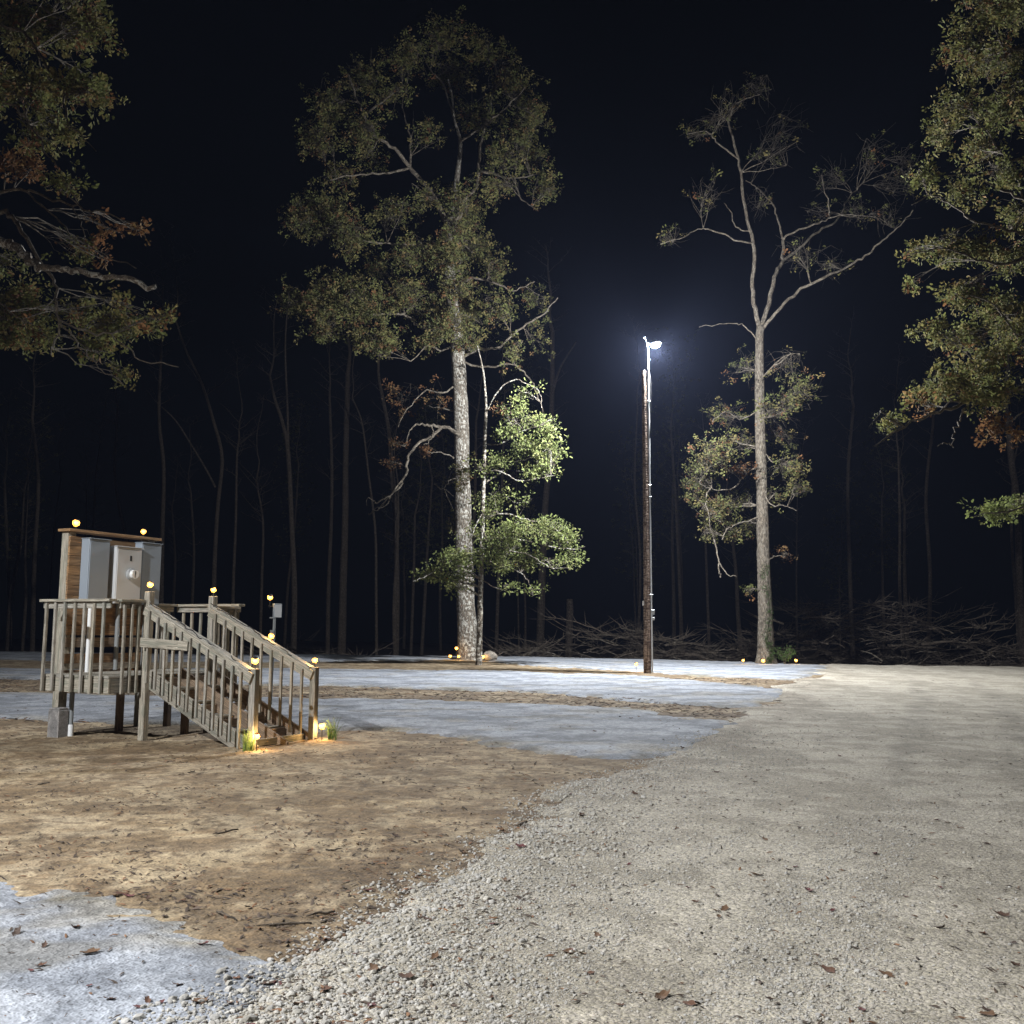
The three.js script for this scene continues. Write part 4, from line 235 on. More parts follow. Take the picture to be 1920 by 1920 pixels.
// a board with eased edges, grain along its longest side, uv in metres
const boardCache = new Map();
function board(lx, ly, lz, variant = 0, ease = 0.004) {
  const key = [lx, ly, lz, variant].map(v => v.toFixed(4)).join(); if (boardCache.has(key)) return boardCache.get(key);
  const e = Math.min(ease, lx / 4, ly / 4, lz / 4), hx = lx / 2, hy = ly / 2, hz = lz / 2, P = [], I = [];
  const add = (...q) => { const n = P.length; P.push(...q); for (let k = 1; k < q.length - 1; k++) I.push(n, n + k, n + k + 1); };
  const ax = [[1, 0, 0], [0, 1, 0], [0, 0, 1]], H = [hx, hy, hz];
  for (let d = 0; d < 3; d++) for (const s of [-1, 1]) { const u = (d + 1) % 3, v = (d + 2) % 3, q = (a, b) => { const c = [0, 0, 0]; c[d] = s * H[d]; c[u] = a * (H[u] - e); c[v] = b * (H[v] - e); return c; }; s > 0 ? add(q(-1, -1), q(1, -1), q(1, 1), q(-1, 1)) : add(q(-1, 1), q(1, 1), q(1, -1), q(-1, -1)); }
  for (let d = 0; d < 3; d++) { const u = (d + 1) % 3, v = (d + 2) % 3; for (const su of [-1, 1]) for (const sv of [-1, 1]) { const q = (t, w) => { const c = [0, 0, 0]; c[d] = t * (H[d] - e); c[u] = su * (H[u] - (w ? e : 0)); c[v] = sv * (H[v] - (w ? 0 : e)); return c; }; su * sv > 0 ? add(q(-1, 0), q(1, 0), q(1, 1), q(-1, 1)) : add(q(-1, 1), q(1, 1), q(1, 0), q(-1, 0)); } }
  for (const sx of [-1, 1]) for (const sy of [-1, 1]) for (const sz of [-1, 1]) { const a = [sx * hx, sy * (hy - e), sz * (hz - e)], b = [sx * (hx - e), sy * hy, sz * (hz - e)], c = [sx * (hx - e), sy * (hy - e), sz * hz]; sx * sy * sz > 0 ? add(a, b, c) : add(a, c, b); }
  const pos = [], uv = [], L = H.indexOf(Math.max(...H)), o1 = hash2(variant * 7 + Math.round(lx * 91), Math.round(ly * 300 + lz * 77), 3) * 5, o2 = hash2(variant, Math.round(lz * 100 + lx * 31), 9) * 3;
  for (let k = 0; k < I.length; k += 3) { const t = [P[I[k]], P[I[k + 1]], P[I[k + 2]]]; const n = new THREE.Vector3().subVectors(new THREE.Vector3(...t[1]), new THREE.Vector3(...t[0])).cross(new THREE.Vector3().subVectors(new THREE.Vector3(...t[2]), new THREE.Vector3(...t[0]))); const N = [Math.abs(n.x), Math.abs(n.y), Math.abs(n.z)], dm = N.indexOf(Math.max(...N));
    for (const q of t) { pos.push(...q); const oth = [0, 1, 2].filter(z => z !== dm); const al = oth.includes(L) ? L : oth[0], ac = oth.find(z => z !== al); uv.push(q[al] + o1, q[ac] + o2 + dm * 0.37); } }
  const g = new THREE.BufferGeometry(); g.setAttribute('position', new THREE.Float32BufferAttribute(pos, 3)); g.setAttribute('uv', new THREE.Float32BufferAttribute(uv, 2)); g.computeVertexNormals(); boardCache.set(key, g); return g;
}
function put(name, geo, mat, parent, [x, y, z], [rx, ry, rz] = [0, 0, 0]) { const m = part(name, geo, mat, parent); m.position.set(x, y, z); m.rotation.set(rx, ry, rz); return m; }
let vk = 0; const vary = () => (vk = (vk + 1) % 5); const greys = [M.grey, M.grey2, M.grey3, M.grey], pick = a => a[Math.floor(rnd() * a.length)];

// ---------------------------------------------------------------- wooden stairs and landing (local x runs down the stairs, local -z across them)
const SITE = [-5.05, 0, -14.28], TURN = -Math.atan2(0.451, 0.892), GY = 0.08, FLOOR = 0.98;
const toWorld = (x, y, z) => new THREE.Vector3(x, y, z).applyAxisAngle(new THREE.Vector3(0, 1, 0), TURN).add(new THREE.Vector3(...SITE));
const gAt = (x, z) => { const w = toWorld(x, 0, z); return heightAt(w.x, w.z); };
{
  const d = thing('wooden_stairs', 'weathered timber stairs and railed landing leading up to the electric meters', 'stairs', SITE, TURN);
  const post = (x, z, y0, y1, w = 0.09, m = M.grey) => put('post', board(w, y1 - y0, w, vary(), 0.006), m, d, [x, (y0 + y1) / 2, z]);
  // landing: boards run across, joists and skirt below
  const X0 = -1.3, X1 = 0, Z0 = 0.6, Z1 = -1.9;
  for (let k = 0; k < 9; k++) { const w = 0.138, x = X0 + 0.075 + k * 0.1445; put('deck_board', board(w, 0.035, Z0 - Z1 - 0.01, vary()), pick(greys), d, [x, FLOOR - 0.0175 + rr(-0.002, 0.002), (Z0 + Z1) / 2]); }
  for (const z of [Z0 - 0.03, Z1 + 0.03]) put('skirt_board', board(X1 - X0, 0.19, 0.038, vary()), M.grey3, d, [(X0 + X1) / 2, FLOOR - 0.135, z]);
  for (const x of [X0 + 0.02, X1 - 0.02]) put('skirt_board', board(0.038, 0.19, Z0 - Z1 - 0.102, vary()), M.grey2, d, [x, FLOOR - 0.136, (Z0 + Z1) / 2]);
  for (const z of [0.0, -0.65, -1.3]) put('joist', board(X1 - X0 - 0.1, 0.14, 0.038, vary()), M.old, d, [(X0 + X1) / 2, FLOOR - 0.112, z]);
  for (const [x, z] of [[-1.08, -0.62], [-0.12, -0.95], [-1.12, -1.6], [-0.12, -1.72]]) post(x, z, gAt(x, z) - 0.06, FLOOR - 0.04, 0.09, M.old);
  // tall newel at the head of the stairs and the far one, the two at the foot
  post(0.07, 0.02, gAt(0.07, 0.02) - 0.08, 2.12, 0.098, M.grey3); post(0.07, -1.22, gAt(0.07, -1.22) - 0.05, 2.10, 0.095, M.grey);
  const footN = gAt(1.98, 0.02), footF = gAt(1.98, -1.22);
  post(1.98, 0.02, footN - 0.07, 1.11, 0.095, M.grey); post(1.98, -1.22, footF - 0.07, 1.10, 0.095, M.grey2);
  // landing rails: cap on edge rail, balusters outside
  const rail = (x0, z0, x1, z1, out, n, y = 1.985, skip = 0) => {
    const L = Math.hypot(x1 - x0, z1 - z0), along = Math.abs(x1 - x0) > Math.abs(z1 - z0), cx = (x0 + x1) / 2, cz = (z0 + z1) / 2;
    put('rail_cap', board(along ? L + 0.06 : 0.14, 0.038, along ? 0.14 : L + 0.06, vary()), M.grey3, d, [cx, y, cz]);
    put('rail', board(along ? L : 0.038, 0.088, along ? 0.038 : L, vary()), M.grey, d, [cx, y - 0.064, cz]);
    for (let k = 0; k < n; k++) { const t = (k + 0.5) / n, b = rr(-0.008, 0.008); put('baluster', board(0.038, 1.20, 0.038, k % 4), pick(greys), d, [x0 + (x1 - x0) * t + (along ? b : out * 0.039), y - 0.63 + rr(-0.02, 0.01), z0 + (z1 - z0) * t + (along ? out * 0.039 : b)], [rr(-0.008, 0.008), rr(-0.05, 0.05), rr(-0.008, 0.008)]); }
  };
  rail(X0, Z0, X1 - 0.01, Z0, 1, 7); rail(X1, Z0 - 0.13, X1, 0.10, 1, 3); rail(X0, Z1, X1, Z1, -1, 7); rail(X1, -1.29, X1, Z1 + 0.10, 1, 4, 1.94); rail(X0, -1.46, X0, Z1 + 0.10, -1, 3);
  // stringers, treads (two boards each) and risers
  const rise = 0.176, run = 0.37, slope = Math.atan2(rise, run), SL = 2.16;
  for (const z of [0.0, -0.6, -1.2]) put('stringer', board(SL, 0.24, 0.038, vary()), z ? M.old : M.grey2, d, [1.02, 0.49, z - 0.02], [0, 0, -slope]);
  for (let k = 0; k < 5; k++) { const y = FLOOR - rise * (k + 1) + (k === 4 ? 0.03 : 0), x = 0.04 + run * k;
    for (const o of [0.09, 0.245]) put('tread', board(0.142, 0.038, 1.14, vary()), pick(greys), d, [x + o + 0.02, y - 0.019 + rr(-0.002, 0.002), -0.61], [0, rr(-0.006, 0.006), 0]);
    put('riser', board(0.022, rise - 0.05, 1.12, vary()), M.old, d, [x + 0.012, y + (rise - 0.05) / 2 + 0.004, -0.61]); }
  put('riser', board(0.03, 0.09, 1.14, 1), M.grey2, d, [1.86, footN + 0.05, -0.61]);
  // sloping handrails with their balusters
  for (const s of [0, 1]) { const z = s ? -1.22 : 0.02, o = s ? 0.066 : 0.068, y0 = 1.87, y1 = 0.985, L = Math.hypot(1.92, y0 - y1), a = -Math.atan2(y0 - y1, 1.92);
    put('handrail', board(L, 0.135, 0.038, s), M.grey3, d, [1.03, (y0 + y1) / 2, z + o], [0, 0, a]);
    put('handrail_cap', board(L - 0.12, 0.03, 0.10, s + 2), M.grey, d, [1.045, (y0 + y1) / 2 + 0.084, z + o - 0.035], [0, 0, a]);
    const n = s ? 10 : 12; for (let k = 0; k < n; k++) { const t = (k + 0.55) / n, x = 0.12 + 1.80 * t, y = y0 + (y1 - y0) * (x - 0.07) / 1.92; const len = 0.97; put('baluster', board(0.036, len, 0.036, k % 4), pick(greys), d, [x + rr(-0.008, 0.008), y - len / 2 + 0.03 + rr(-0.012, 0.012), z + o + 0.039], [rr(-0.01, 0.01), rr(-0.08, 0.08), rr(-0.012, 0.012)]); } }
  put('brace_board', board(0.86, 0.125, 0.038, 3), M.grey3, d, [0.52, 1.405, 0.152], [0, 0, -0.05]);
  console.log('stairs done');
}
// concrete block under the meter wall and the pipe stub beside it
{ const x = -1.24, z = 0.20, y = gAt(x, z); const b = thing('concrete_block', 'grey concrete block at the foot of the meter wall post', 'block', toWorld(x, y - 0.03, z + 0.02).toArray(), TURN + 0.06);
  put('block', board(0.20, 0.40, 0.19, 3, 0.012), M.concrete, b, [0, 0.20, 0.10]); put('mortar_cap', board(0.185, 0.03, 0.175, 1, 0.012), M.concrete, b, [0.002, 0.412, 0.10]); }
// ---------------------------------------------------------------- meter wall: posts, boards and cap, behind the landing
{
  const w = thing('meter_wall', 'tall timber backboard of horizontal planks carrying the electrical boxes', 'backboard', SITE, TURN);
  const XB = -1.46; const zs = [0.13, -1.38];
  for (const z of zs) { const y0 = gAt(XB, z) - 0.1; put('post', board(0.14, 2.99 - y0, 0.14, vary(), 0.008), z > 0 ? M.grey3 : M.grey, w, [XB, (2.99 + y0) / 2, z]); }
  put('cap_board', board(0.24, 0.038, 1.76, 1), M.tan3, w, [XB + 0.03, 3.012, -0.625]);
  let y = 2.93; for (let k = 0; k < 10; k++) { put('plank', board(0.036, 0.138, 1.66, vary()), pick([M.tan, M.tan2, M.tan3]), w, [XB + 0.09, y - 0.069, -0.625 + rr(-0.01, 0.01)]); y -= 0.1425; }
  y -= 0.03; for (let k = 0; k < 3; k++) { put('plank', board(0.036, 0.138, 1.66, vary()), pick([M.tan2, M.old]), w, [XB + 0.09, y - 0.069, -0.625 + rr(-0.02, 0.02)]); y -= 0.23; }
}
function cabinet(name, label, category, y0, y1, z0, z1, depth, mat, face) {
  const XF = -1.35, g = thing(name, label, category, toWorld(XF, y0, (z0 + z1) / 2).toArray(), TURN), h = y1 - y0, w = z0 - z1;
  put('case', board(depth, h, w, 0, 0.008), mat, g, [depth / 2, h / 2, 0]);
  put('cover', board(0.012, h - 0.05, w - 0.03, 0, 0.004), face, g, [depth + 0.007, h / 2 - 0.012, 0]);
  put('rain_lip', board(depth + 0.03, 0.012, w + 0.016, 1, 0.003), mat, g, [depth / 2 + 0.012, h + 0.007, 0]);
  put('latch', board(0.02, 0.05, 0.016, 0, 0.003), M.galv, g, [depth * 0.7, h * 0.62, -w / 2 - 0.009]);
  return g;
}
{
  const a = cabinet('electrical_box', 'tall grey electrical box at the end of the meter wall beside the block post', 'electrical box', 2.0, 2.90, 0.0, -0.38, 0.16, M.greyMetal, M.greyMetal);
  put('conduit', new THREE.CylinderGeometry(0.03, 0.03, 1.02, 14), M.pvc, a, [0.07, -0.51, 0.03]);
  const m = cabinet('meter_box', 'pale grey meter box with round glass electric meter on its front', 'meter box', 1.98, 2.82, -0.47, -0.96, 0.20, M.paleMetal, M.paleMetal);
  put('conduit', new THREE.CylinderGeometry(0.034, 0.034, 0.98, 14), M.greyPvc, m, [0.05, -0.49, 0.02]);
  const em = put('electric_meter', new THREE.CylinderGeometry(0.088, 0.092, 0.05, 28), M.galv, m, [0.236, 0.44, -0.03], [0, 0, Math.PI / 2]);
  put('dial', new THREE.CylinderGeometry(0.066, 0.066, 0.06, 24), M.dial, em, [0, -0.045, 0]);
  put('counter_window', board(0.05, 0.004, 0.018, 0, 0.001), M.black, em, [0.022, -0.077, 0]); put('counter_window', board(0.05, 0.004, 0.012, 1, 0.001), M.black, em, [-0.024, -0.077, 0.004]);
  const dome = new THREE.LatheGeometry([[0, -0.12], [0.05, -0.116], [0.072, -0.10], [0.078, -0.08], [0.08, -0.02]].map(q => new THREE.Vector2(q[0], q[1])), 28); put('glass_cover', dome, M.glass, em, [0, 0, 0]);
  put('sticker', board(0.003, 0.08, 0.036, 0, 0.001), M.black, m, [0.216, 0.68, -0.02]);
  const b = cabinet('electrical_box', 'tall grey electrical box partly behind the meter box at far end of wall', 'electrical box', 1.98, 2.92, -1.00, -1.40, 0.15, M.greyMetal, M.greyMetal);
  put('conduit', new THREE.CylinderGeometry(0.03, 0.03, 1.0, 14), M.greyPvc, b, [0.07, -0.5, 0]);
  const px = -1.15, pz = 0.18, py = gAt(px, pz), st = thing('pipe_stub', 'short white plastic pipe stub standing in sand below the landing', 'pipe', toWorld(px, py - 0.03, pz).toArray(), 0);
  const pipe = new THREE.LatheGeometry([[0.038, 0], [0.046, 0], [0.046, 0.19], [0.038, 0.19], [0.038, 0]].map(q => new THREE.Vector2(...q)), 20); part('pipe', pipe, M.pvc, st);
  put('riser_pipe', new THREE.CylinderGeometry(0.034, 0.034, 0.56, 14), M.greyPvc, st, [0, 0.44, 0]);
}
// cables stapled along the handrails
for (const s of [0, 1]) { const z = s ? -1.19 : 0.05, pts = []; for (let k = 0; k <= 60; k++) { const t = k / 60, x = 0.10 + 1.84 * t, y = 1.985 - 0.88 * t + (Math.sin(t * 31 + s) > 0 ? 1 : -1) * 0.004 + 0.02 * (vnoise(t * 26, s * 9, 3) - 0.5), zz = z + 0.02 + 0.045 * (vnoise(t * 22, 5 + s * 7, 6) - 0.35) * 2; pts.push([x, y, zz]); }
  const c = thing('light_cable', s ? 'thin dark cable wandering along the handrail away from the sandy yard' : 'thin dark cable wandering along the handrail that faces the sandy yard', 'cable', SITE, TURN); part('cable', new GB().tube(pts, pts.map(() => 0.007), 5).build(), M.black, c); }

// ---------------------------------------------------------------- small warm lights
const lightGroup = 'small warm garden lights';
function solarLight(pos, label, { stake = 0.05, size = 1, tilt = rr(-0.5, 0.5), power = 0.42, white = false } = {}) {
  const g = thing('garden_light', label, 'garden light', pos, rnd() * 6, lightGroup), r = 0.045 * size * rr(0.85, 1.15), top = stake + r;
  part('stake', new GB().tube([[0, -0.06, 0], [0, stake, 0]], [0.006, 0.007], 6).build(), M.black, g);
  const b = new THREE.Group(); b.name = 'head'; b.position.y = top; b.rotation.z = tilt; g.add(b);
  part('globe', new THREE.SphereGeometry(r, 16, 12), M.globe, b);
  put('bulb', new THREE.SphereGeometry(r * 0.62, 12, 10).scale(1, 0.8, 1), M.bulb, b, [0, 0, 0]);
  put('cap', new THREE.LatheGeometry([[0, 0.4], [0.5, 0.36], [0.72, 0.1], [0.66, 0], [0, 0]].map(q => new THREE.Vector2(q[0] * r, q[1] * r)), 14), M.black, b, [0, r * 0.72, 0]);
  const l = new THREE.PointLight(new THREE.Color(1, 0.62, 0.24), power * size, 0, 2); l.position.set(0, 0, 0); l.castShadow = true; l.shadow.radius = 1.6; b.add(l); return g;
}
const onDeck = (x, y, z) => toWorld(x, y, z).toArray();
solarLight(onDeck(-1.44, 3.032, 0.04), 'small warm light at the block post end of the meter wall cap', { tilt: 0.3, power: 0.35 });
solarLight(onDeck(-1.42, 3.032, -1.22), 'small warm light on the far end of the meter wall cap', { tilt: 0.3, power: 0.35 });
solarLight(onDeck(0.07, 2.125, 0.02), 'small warm light on the tallest stair post in front of meter box', {});
solarLight(onDeck(0.07, 2.105, -1.22), 'small warm light on the far post at the head of stairs', {});
solarLight(onDeck(1.98, 1.115, 0.02), 'small warm light on the foot post of the stairs with grass at its base', {});
solarLight(onDeck(1.98, 1.105, -1.22), 'small warm light on the foot post of the stairs towards the lamp pole', {});
solarLight(onDeck(1.22, 1.47, -1.19), 'small warm light clipped halfway down the far handrail', { stake: 0.01, size: 0.85, tilt: -0.8 });
{ const p = toWorld(2.12, 0, 0.10), q = toWorld(2.14, 0, -1.22); // stakes in the sand at the foot, with a grass tuft each
  for (const [w, lab, glab] of [[p, 'small warm stake light in sand against the near foot post', 'green grass tuft beside the near foot post of the stairs'], [q, 'small warm stake light in sand against the far foot post', 'green grass tuft beside the far foot post of the stairs']]) {
    const y = heightAt(w.x, w.z); solarLight([w.x, y, w.z], lab, { stake: 0.14, power: 1.0 });
    const t = thing('grass_tuft', glab, 'grass tuft', [w.x + (w === p ? -0.10 : 0.13), heightAt(w.x, w.z) - 0.01, w.z + (w === p ? 0.02 : -0.05)]); const G = new GB(), r = rng(w === p ? 5 : 6);
    for (let k = 0; k < 46; k++) { const a = r() * 6.28, l = rr(0.14, 0.36, r), sp = rr(0.1, 0.5, r), x0 = rr(-0.06, 0.06, r), z0 = rr(-0.06, 0.06, r), pts = []; for (let s = 0; s <= 4; s++) { const f = s / 4; pts.push([x0 + Math.cos(a) * l * sp * f * f, l * (f - 0.25 * sp * f * f), z0 + Math.sin(a) * l * sp * f * f]); } G.tube(pts, [0.004, 0.0045, 0.004, 0.0025, 0.0008], 3); }
    part('blades', G.build(), new THREE.MeshPhysicalMaterial({ color: new THREE.Color(0.10, 0.17, 0.035), roughness: 0.7 }), t, 'stuff'); } }
// outlet pedestal on a thin post beyond the stairs
{ const x = -4.60, z = -20, y = heightAt(x, z), g = thing('outlet_pedestal', 'small grey outlet box on a thin post behind the stairs', 'outlet box', [x, y, z], 0.5);
  part('post', new GB().tube([[0, -0.1, 0], [0.01, 0.9, 0], [0.02, 1.85, 0]], [0.028, 0.028, 0.028], 8).build(), M.greyPvc, g);
  put('box', board(0.15, 0.27, 0.11, 0, 0.008), M.greyMetal, g, [0.05, 1.80, 0.06]); put('cover', board(0.13, 0.24, 0.012, 1, 0.004), M.paleMetal, g, [0.05, 1.79, 0.122]);
  put('bracket', board(0.12, 0.02, 0.03, 0, 0.003), M.galv, g, [-0.02, 1.66, 0.02]); put('receptacle', board(0.07, 0.09, 0.05, 0, 0.004), M.greyPvc, g, [-0.03, 1.38, 0.03]);
  solarLight([x - 0.07, y + 1.90, z + 0.05], 'small warm light beside the outlet box on the thin post', { size: 1.05, stake: 0.10 });
  put('light_arm', board(0.16, 0.02, 0.03, 2, 0.003), M.black, g, [-0.03, 1.88, 0.02]); }
// ---------------------------------------------------------------- lamp poles
const poleTex = dataTex(256, 1024, (x, y, c) => { const a = vnoise(x * 40 / 256, y * 6 / 1024, 701, 40), b = vnoise(x * 20 / 256, y * 90 / 1024, 705, 90), k = vnoise(x * 8 / 256, y * 60 / 1024, 711, 60); lerp3(c, [96, 79, 67], [160, 140, 124], sstep(0.3, 0.75, 0.5 * a + 0.5 * b)); lerp3(c, c, [60, 44, 38], 0.6 * sstep(0.62, 0.78, k)); });
const poleBump = dataTex(256, 1024, (x, y, c) => { c[0] = c[1] = c[2] = 255 * (0.4 * vnoise(x * 40 / 256, y * 8 / 1024, 721, 40) + 0.6 * vnoise(x * 10 / 256, y * 80 / 1024, 725, 80)); }, false);
for (const t of [poleTex, poleBump]) t.repeat.set(1, 0.5);
const poleMat = new THREE.MeshStandardMaterial({ map: poleTex, bumpMap: poleBump, bumpScale: 0.03, roughness: 0.9 });
const paperMat = new THREE.MeshStandardMaterial({ color: 0xd6d3cc, roughness: 0.9, side: THREE.DoubleSide });
const lensMat = new THREE.MeshStandardMaterial({ color: 0xffffff, emissive: LAMP_COLOR, emissiveIntensity: 30, roughness: 0.3 });
function lampPole(pos, turn, label, power, color = LAMP_COLOR, shielded = false) {
  const g = thing('lamp_pole', label, 'lamp pole', pos, turn), TOP = 10.28, gb = new GB(), pts = [], rad = [];
  for (let k = 0; k <= 60; k++) { const t = k / 60, y = -0.4 + (TOP + 0.4) * t; pts.push([-0.03 * t + 0.02 * Math.sin(t * 4), y, 0]); rad.push((0.132 - 0.045 * t) * (k === 60 ? 0.93 : 1)); }
  part('pole', gb.tube(pts, rad, 20, 0.04, 4).build(true), poleMat, g);
  // conduit up the side, over the top, carrying the lamp arm
  const cx = t => 0.132 - 0.045 * t + 0.028; const cp = []; for (let k = 0; k <= 24; k++) { const t = k / 24; cp.push([t < 0.93 ? cx(t) - 0.03 * t : cx(t) - 0.03 * t + 0, 0.02 + 10.98 * t, 0.06]); }
  const bend = [[0.075, 11.06, 0.06], [0.06, 11.15, 0.06], [0.075, 11.22, 0.06], [0.13, 11.25, 0.065], [0.20, 11.25, 0.07]];
  part('conduit', new GB().tube(cp, cp.map((q, k) => k > 15 ? 0.034 : 0.026), 12).build(), M.pvc, g);
  part('lamp_arm', new GB().tube([[cp[24][0], 10.98, 0.06], ...bend], [0.04, 0.038, 0.034, 0.03, 0.03, 0.03], 12).build(), M.galv, g);
  for (const y of [2.6, 5.9, 6.3, 9.2]) { const t = y / 11; put('strap', board(0.09, 0.03, 0.06, 0, 0.004), M.galv, g, [cx(t) - 0.03 * t - 0.005, y, 0.07]); put('strap_bolt', new THREE.CylinderGeometry(0.012, 0.012, 0.03, 8), M.galv, g, [cx(t) - 0.03 * t + 0.045, y + 0.004, 0.08], [0, 0, Math.PI / 2]); }
  part('drop_cable', new GB().tube([[0.10, 10.30, 0.10], [0.16, 10.0, 0.11], [0.17, 9.3, 0.11], [0.14, 8.4, 0.11], [0.12, 7.9, 0.10]], [0.012, 0.012, 0.012, 0.012, 0.012], 6).build(), M.black, g);
  const jb = put('junction_box', board(0.10, 0.16, 0.08, 0, 0.006), M.galv, g, [0.185, 2.02, 0.07]); put('box_cover', board(0.012, 0.13, 0.06, 0, 0.003), M.paleMetal, jb, [0.056, 0, 0]);
  put('outlet_cover', board(0.10, 0.09, 0.09, 1, 0.006), M.paleMetal, g, [0.19, 1.80, 0.07]);
  for (const [y, a] of [[2.35, 2.9], [2.28, 3.0], [2.05, 0.5]]) { const q = new THREE.PlaneGeometry(0.07, 0.09, 3, 3), P = q.attributes.position; for (let k = 0; k < P.count; k++) P.setZ(k, 0.02 * Math.sin(P.getX(k) * 60 + y) + 0.012 * rr(-1, 1)); q.computeVertexNormals(); put('paper_scrap', q, paperMat, g, [0.14 * Math.cos(a), y, 0.14 * Math.sin(a) * 0.8 + 0.03], [0.2, -a + 1.6, 0.3]); }
  // sensor on a short stem above the bend
  part('sensor_stem', new GB().tube([[0.06, 11.12, 0.06], [0.02, 11.30, 0.07], [-0.02, 11.40, 0.07]], [0.014, 0.014, 0.014], 8).build(), M.galv, g);
  put('light_sensor', new THREE.SphereGeometry(0.045, 14, 10).scale(1, 0.8, 1), M.paleMetal, g, [-0.025, 11.43, 0.07]);
  // head: flat cast housing with the glowing lens under it, tipped a little outward
  const head = new THREE.Group(); head.name = 'lamp_head'; head.position.set(0.33, 11.20, 0.09); head.rotation.z = 0.10; head.rotation.x = -0.06; g.add(head);
  const hs = new THREE.LatheGeometry([[0, 0.13], [0.08, 0.125], [0.14, 0.09], [0.178, 0.03], [0.182, 0], [0.17, -0.008], [0, -0.008]].map(q => new THREE.Vector2(...q)), 28); hs.scale(1.1, 1, 0.9); part('housing', hs, M.galv, head);
  const ln = new THREE.LatheGeometry([[0, -0.13], [0.06, -0.125], [0.11, -0.10], [0.15, -0.06], [0.165, -0.012]].map(q => new THREE.Vector2(...q)), 28); ln.scale(1.1, 1, 0.9); part('lamp_lens', ln, lensMat, head);
  if (shielded) { const sk = new THREE.LatheGeometry([[0.225, 0.01], [0.30, -0.12], [0.36, -0.27], [0.352, -0.27], [0.292, -0.12], [0.218, 0.005]].map(q => new THREE.Vector2(...q)), 36); part('added_cutoff_skirt', sk, M.galv, head); }  // skirt added to cut this lamp's light off the tree crowns
  const l = new THREE.PointLight(color, power, 0, 2); l.position.set(0.33, shielded ? 11.03 : 10.95, 0.10); l.castShadow = true; l.shadow.radius = 6; l.shadow.mapSize.set(2048, 2048); g.add(l); return g;
}
lampPole([4.54, heightAt(4.54, -34.48), -34.48], 0, 'tall brown wooden lamp pole with glowing white lamp at the clearing', POLE_LAMP_POWER);
lampPole([-9.8, heightAt(-9.8, -0.8) - 1.6, -0.8], 0.4, 'wooden lamp pole with added cutoff skirt beside the near gravel pad', NEAR_LAMP_POWER, NEAR_LAMP_COLOR, true);
solarLight([4.22, heightAt(4.22, -34.9), -34.9], 'small stake light in sand right beside the lamp pole', { stake: 0.22, size: 1.5, power: 0.2 });

// ---------------------------------------------------------------- trees
function barkTex(seed, a, b, lichen) { return dataTex(512, 1024, (x, y, c) => { const w = 6 * vnoise(x * 8 / 512, y * 24 / 1024, seed + 3, 24), r = vnoise(x * 32 / 512 + w, y * 24 / 1024, seed, 96), f = vnoise(x * 96 / 512, y * 160 / 1024, seed + 7, 160), L = 0.6 * vnoise(x * 10 / 512, y * 26 / 1024, seed + 13, 130) + 0.4 * vnoise(x * 40 / 512, y * 100 / 1024, seed + 17, 200); lerp3(c, a, b, sstep(0.25, 0.75, 0.65 * r + 0.35 * f)); lerp3(c, c, [196, 196, 188], lichen * sstep(0.56, 0.66, L)); }); }
const barkBump = dataTex(512, 1024, (x, y, c) => { const w = 6 * vnoise(x * 8 / 512, y * 24 / 1024, 804, 24); c[0] = c[1] = c[2] = 255 * (0.7 * vnoise(x * 32 / 512 + w, y * 24 / 1024, 801, 96) + 0.3 * vnoise(x * 96 / 512, y * 160 / 1024, 808, 160)); }, false);
const barkLight = barkTex(801, [66, 59, 51], [122, 113, 101], 0.7), barkMid = barkTex(831, [60, 53, 45], [106, 97, 84], 0.2), barkDark = barkTex(861, [62, 54, 46], [104, 93, 81], 0.12);
for (const t of [barkLight, barkMid, barkDark, barkBump]) t.repeat.set(1, 0.5);
const bark = { light: new THREE.MeshStandardMaterial({ map: barkLight, bumpMap: barkBump, bumpScale: 0.03, roughness: 0.92 }), mid: new THREE.MeshStandardMaterial({ map: barkMid, bumpMap: barkBump, bumpScale: 0.03, roughness: 0.92 }), dark: new THREE.MeshStandardMaterial({ map: barkDark, bumpMap: barkBump, bumpScale: 0.025, roughness: 0.94 }) };
const leafMat = new THREE.MeshPhysicalMaterial({ color: 0xffffff, roughness: 0.95, transmission: 0.45, thickness: 0, specularIntensity: 0.22, side: THREE.DoubleSide });
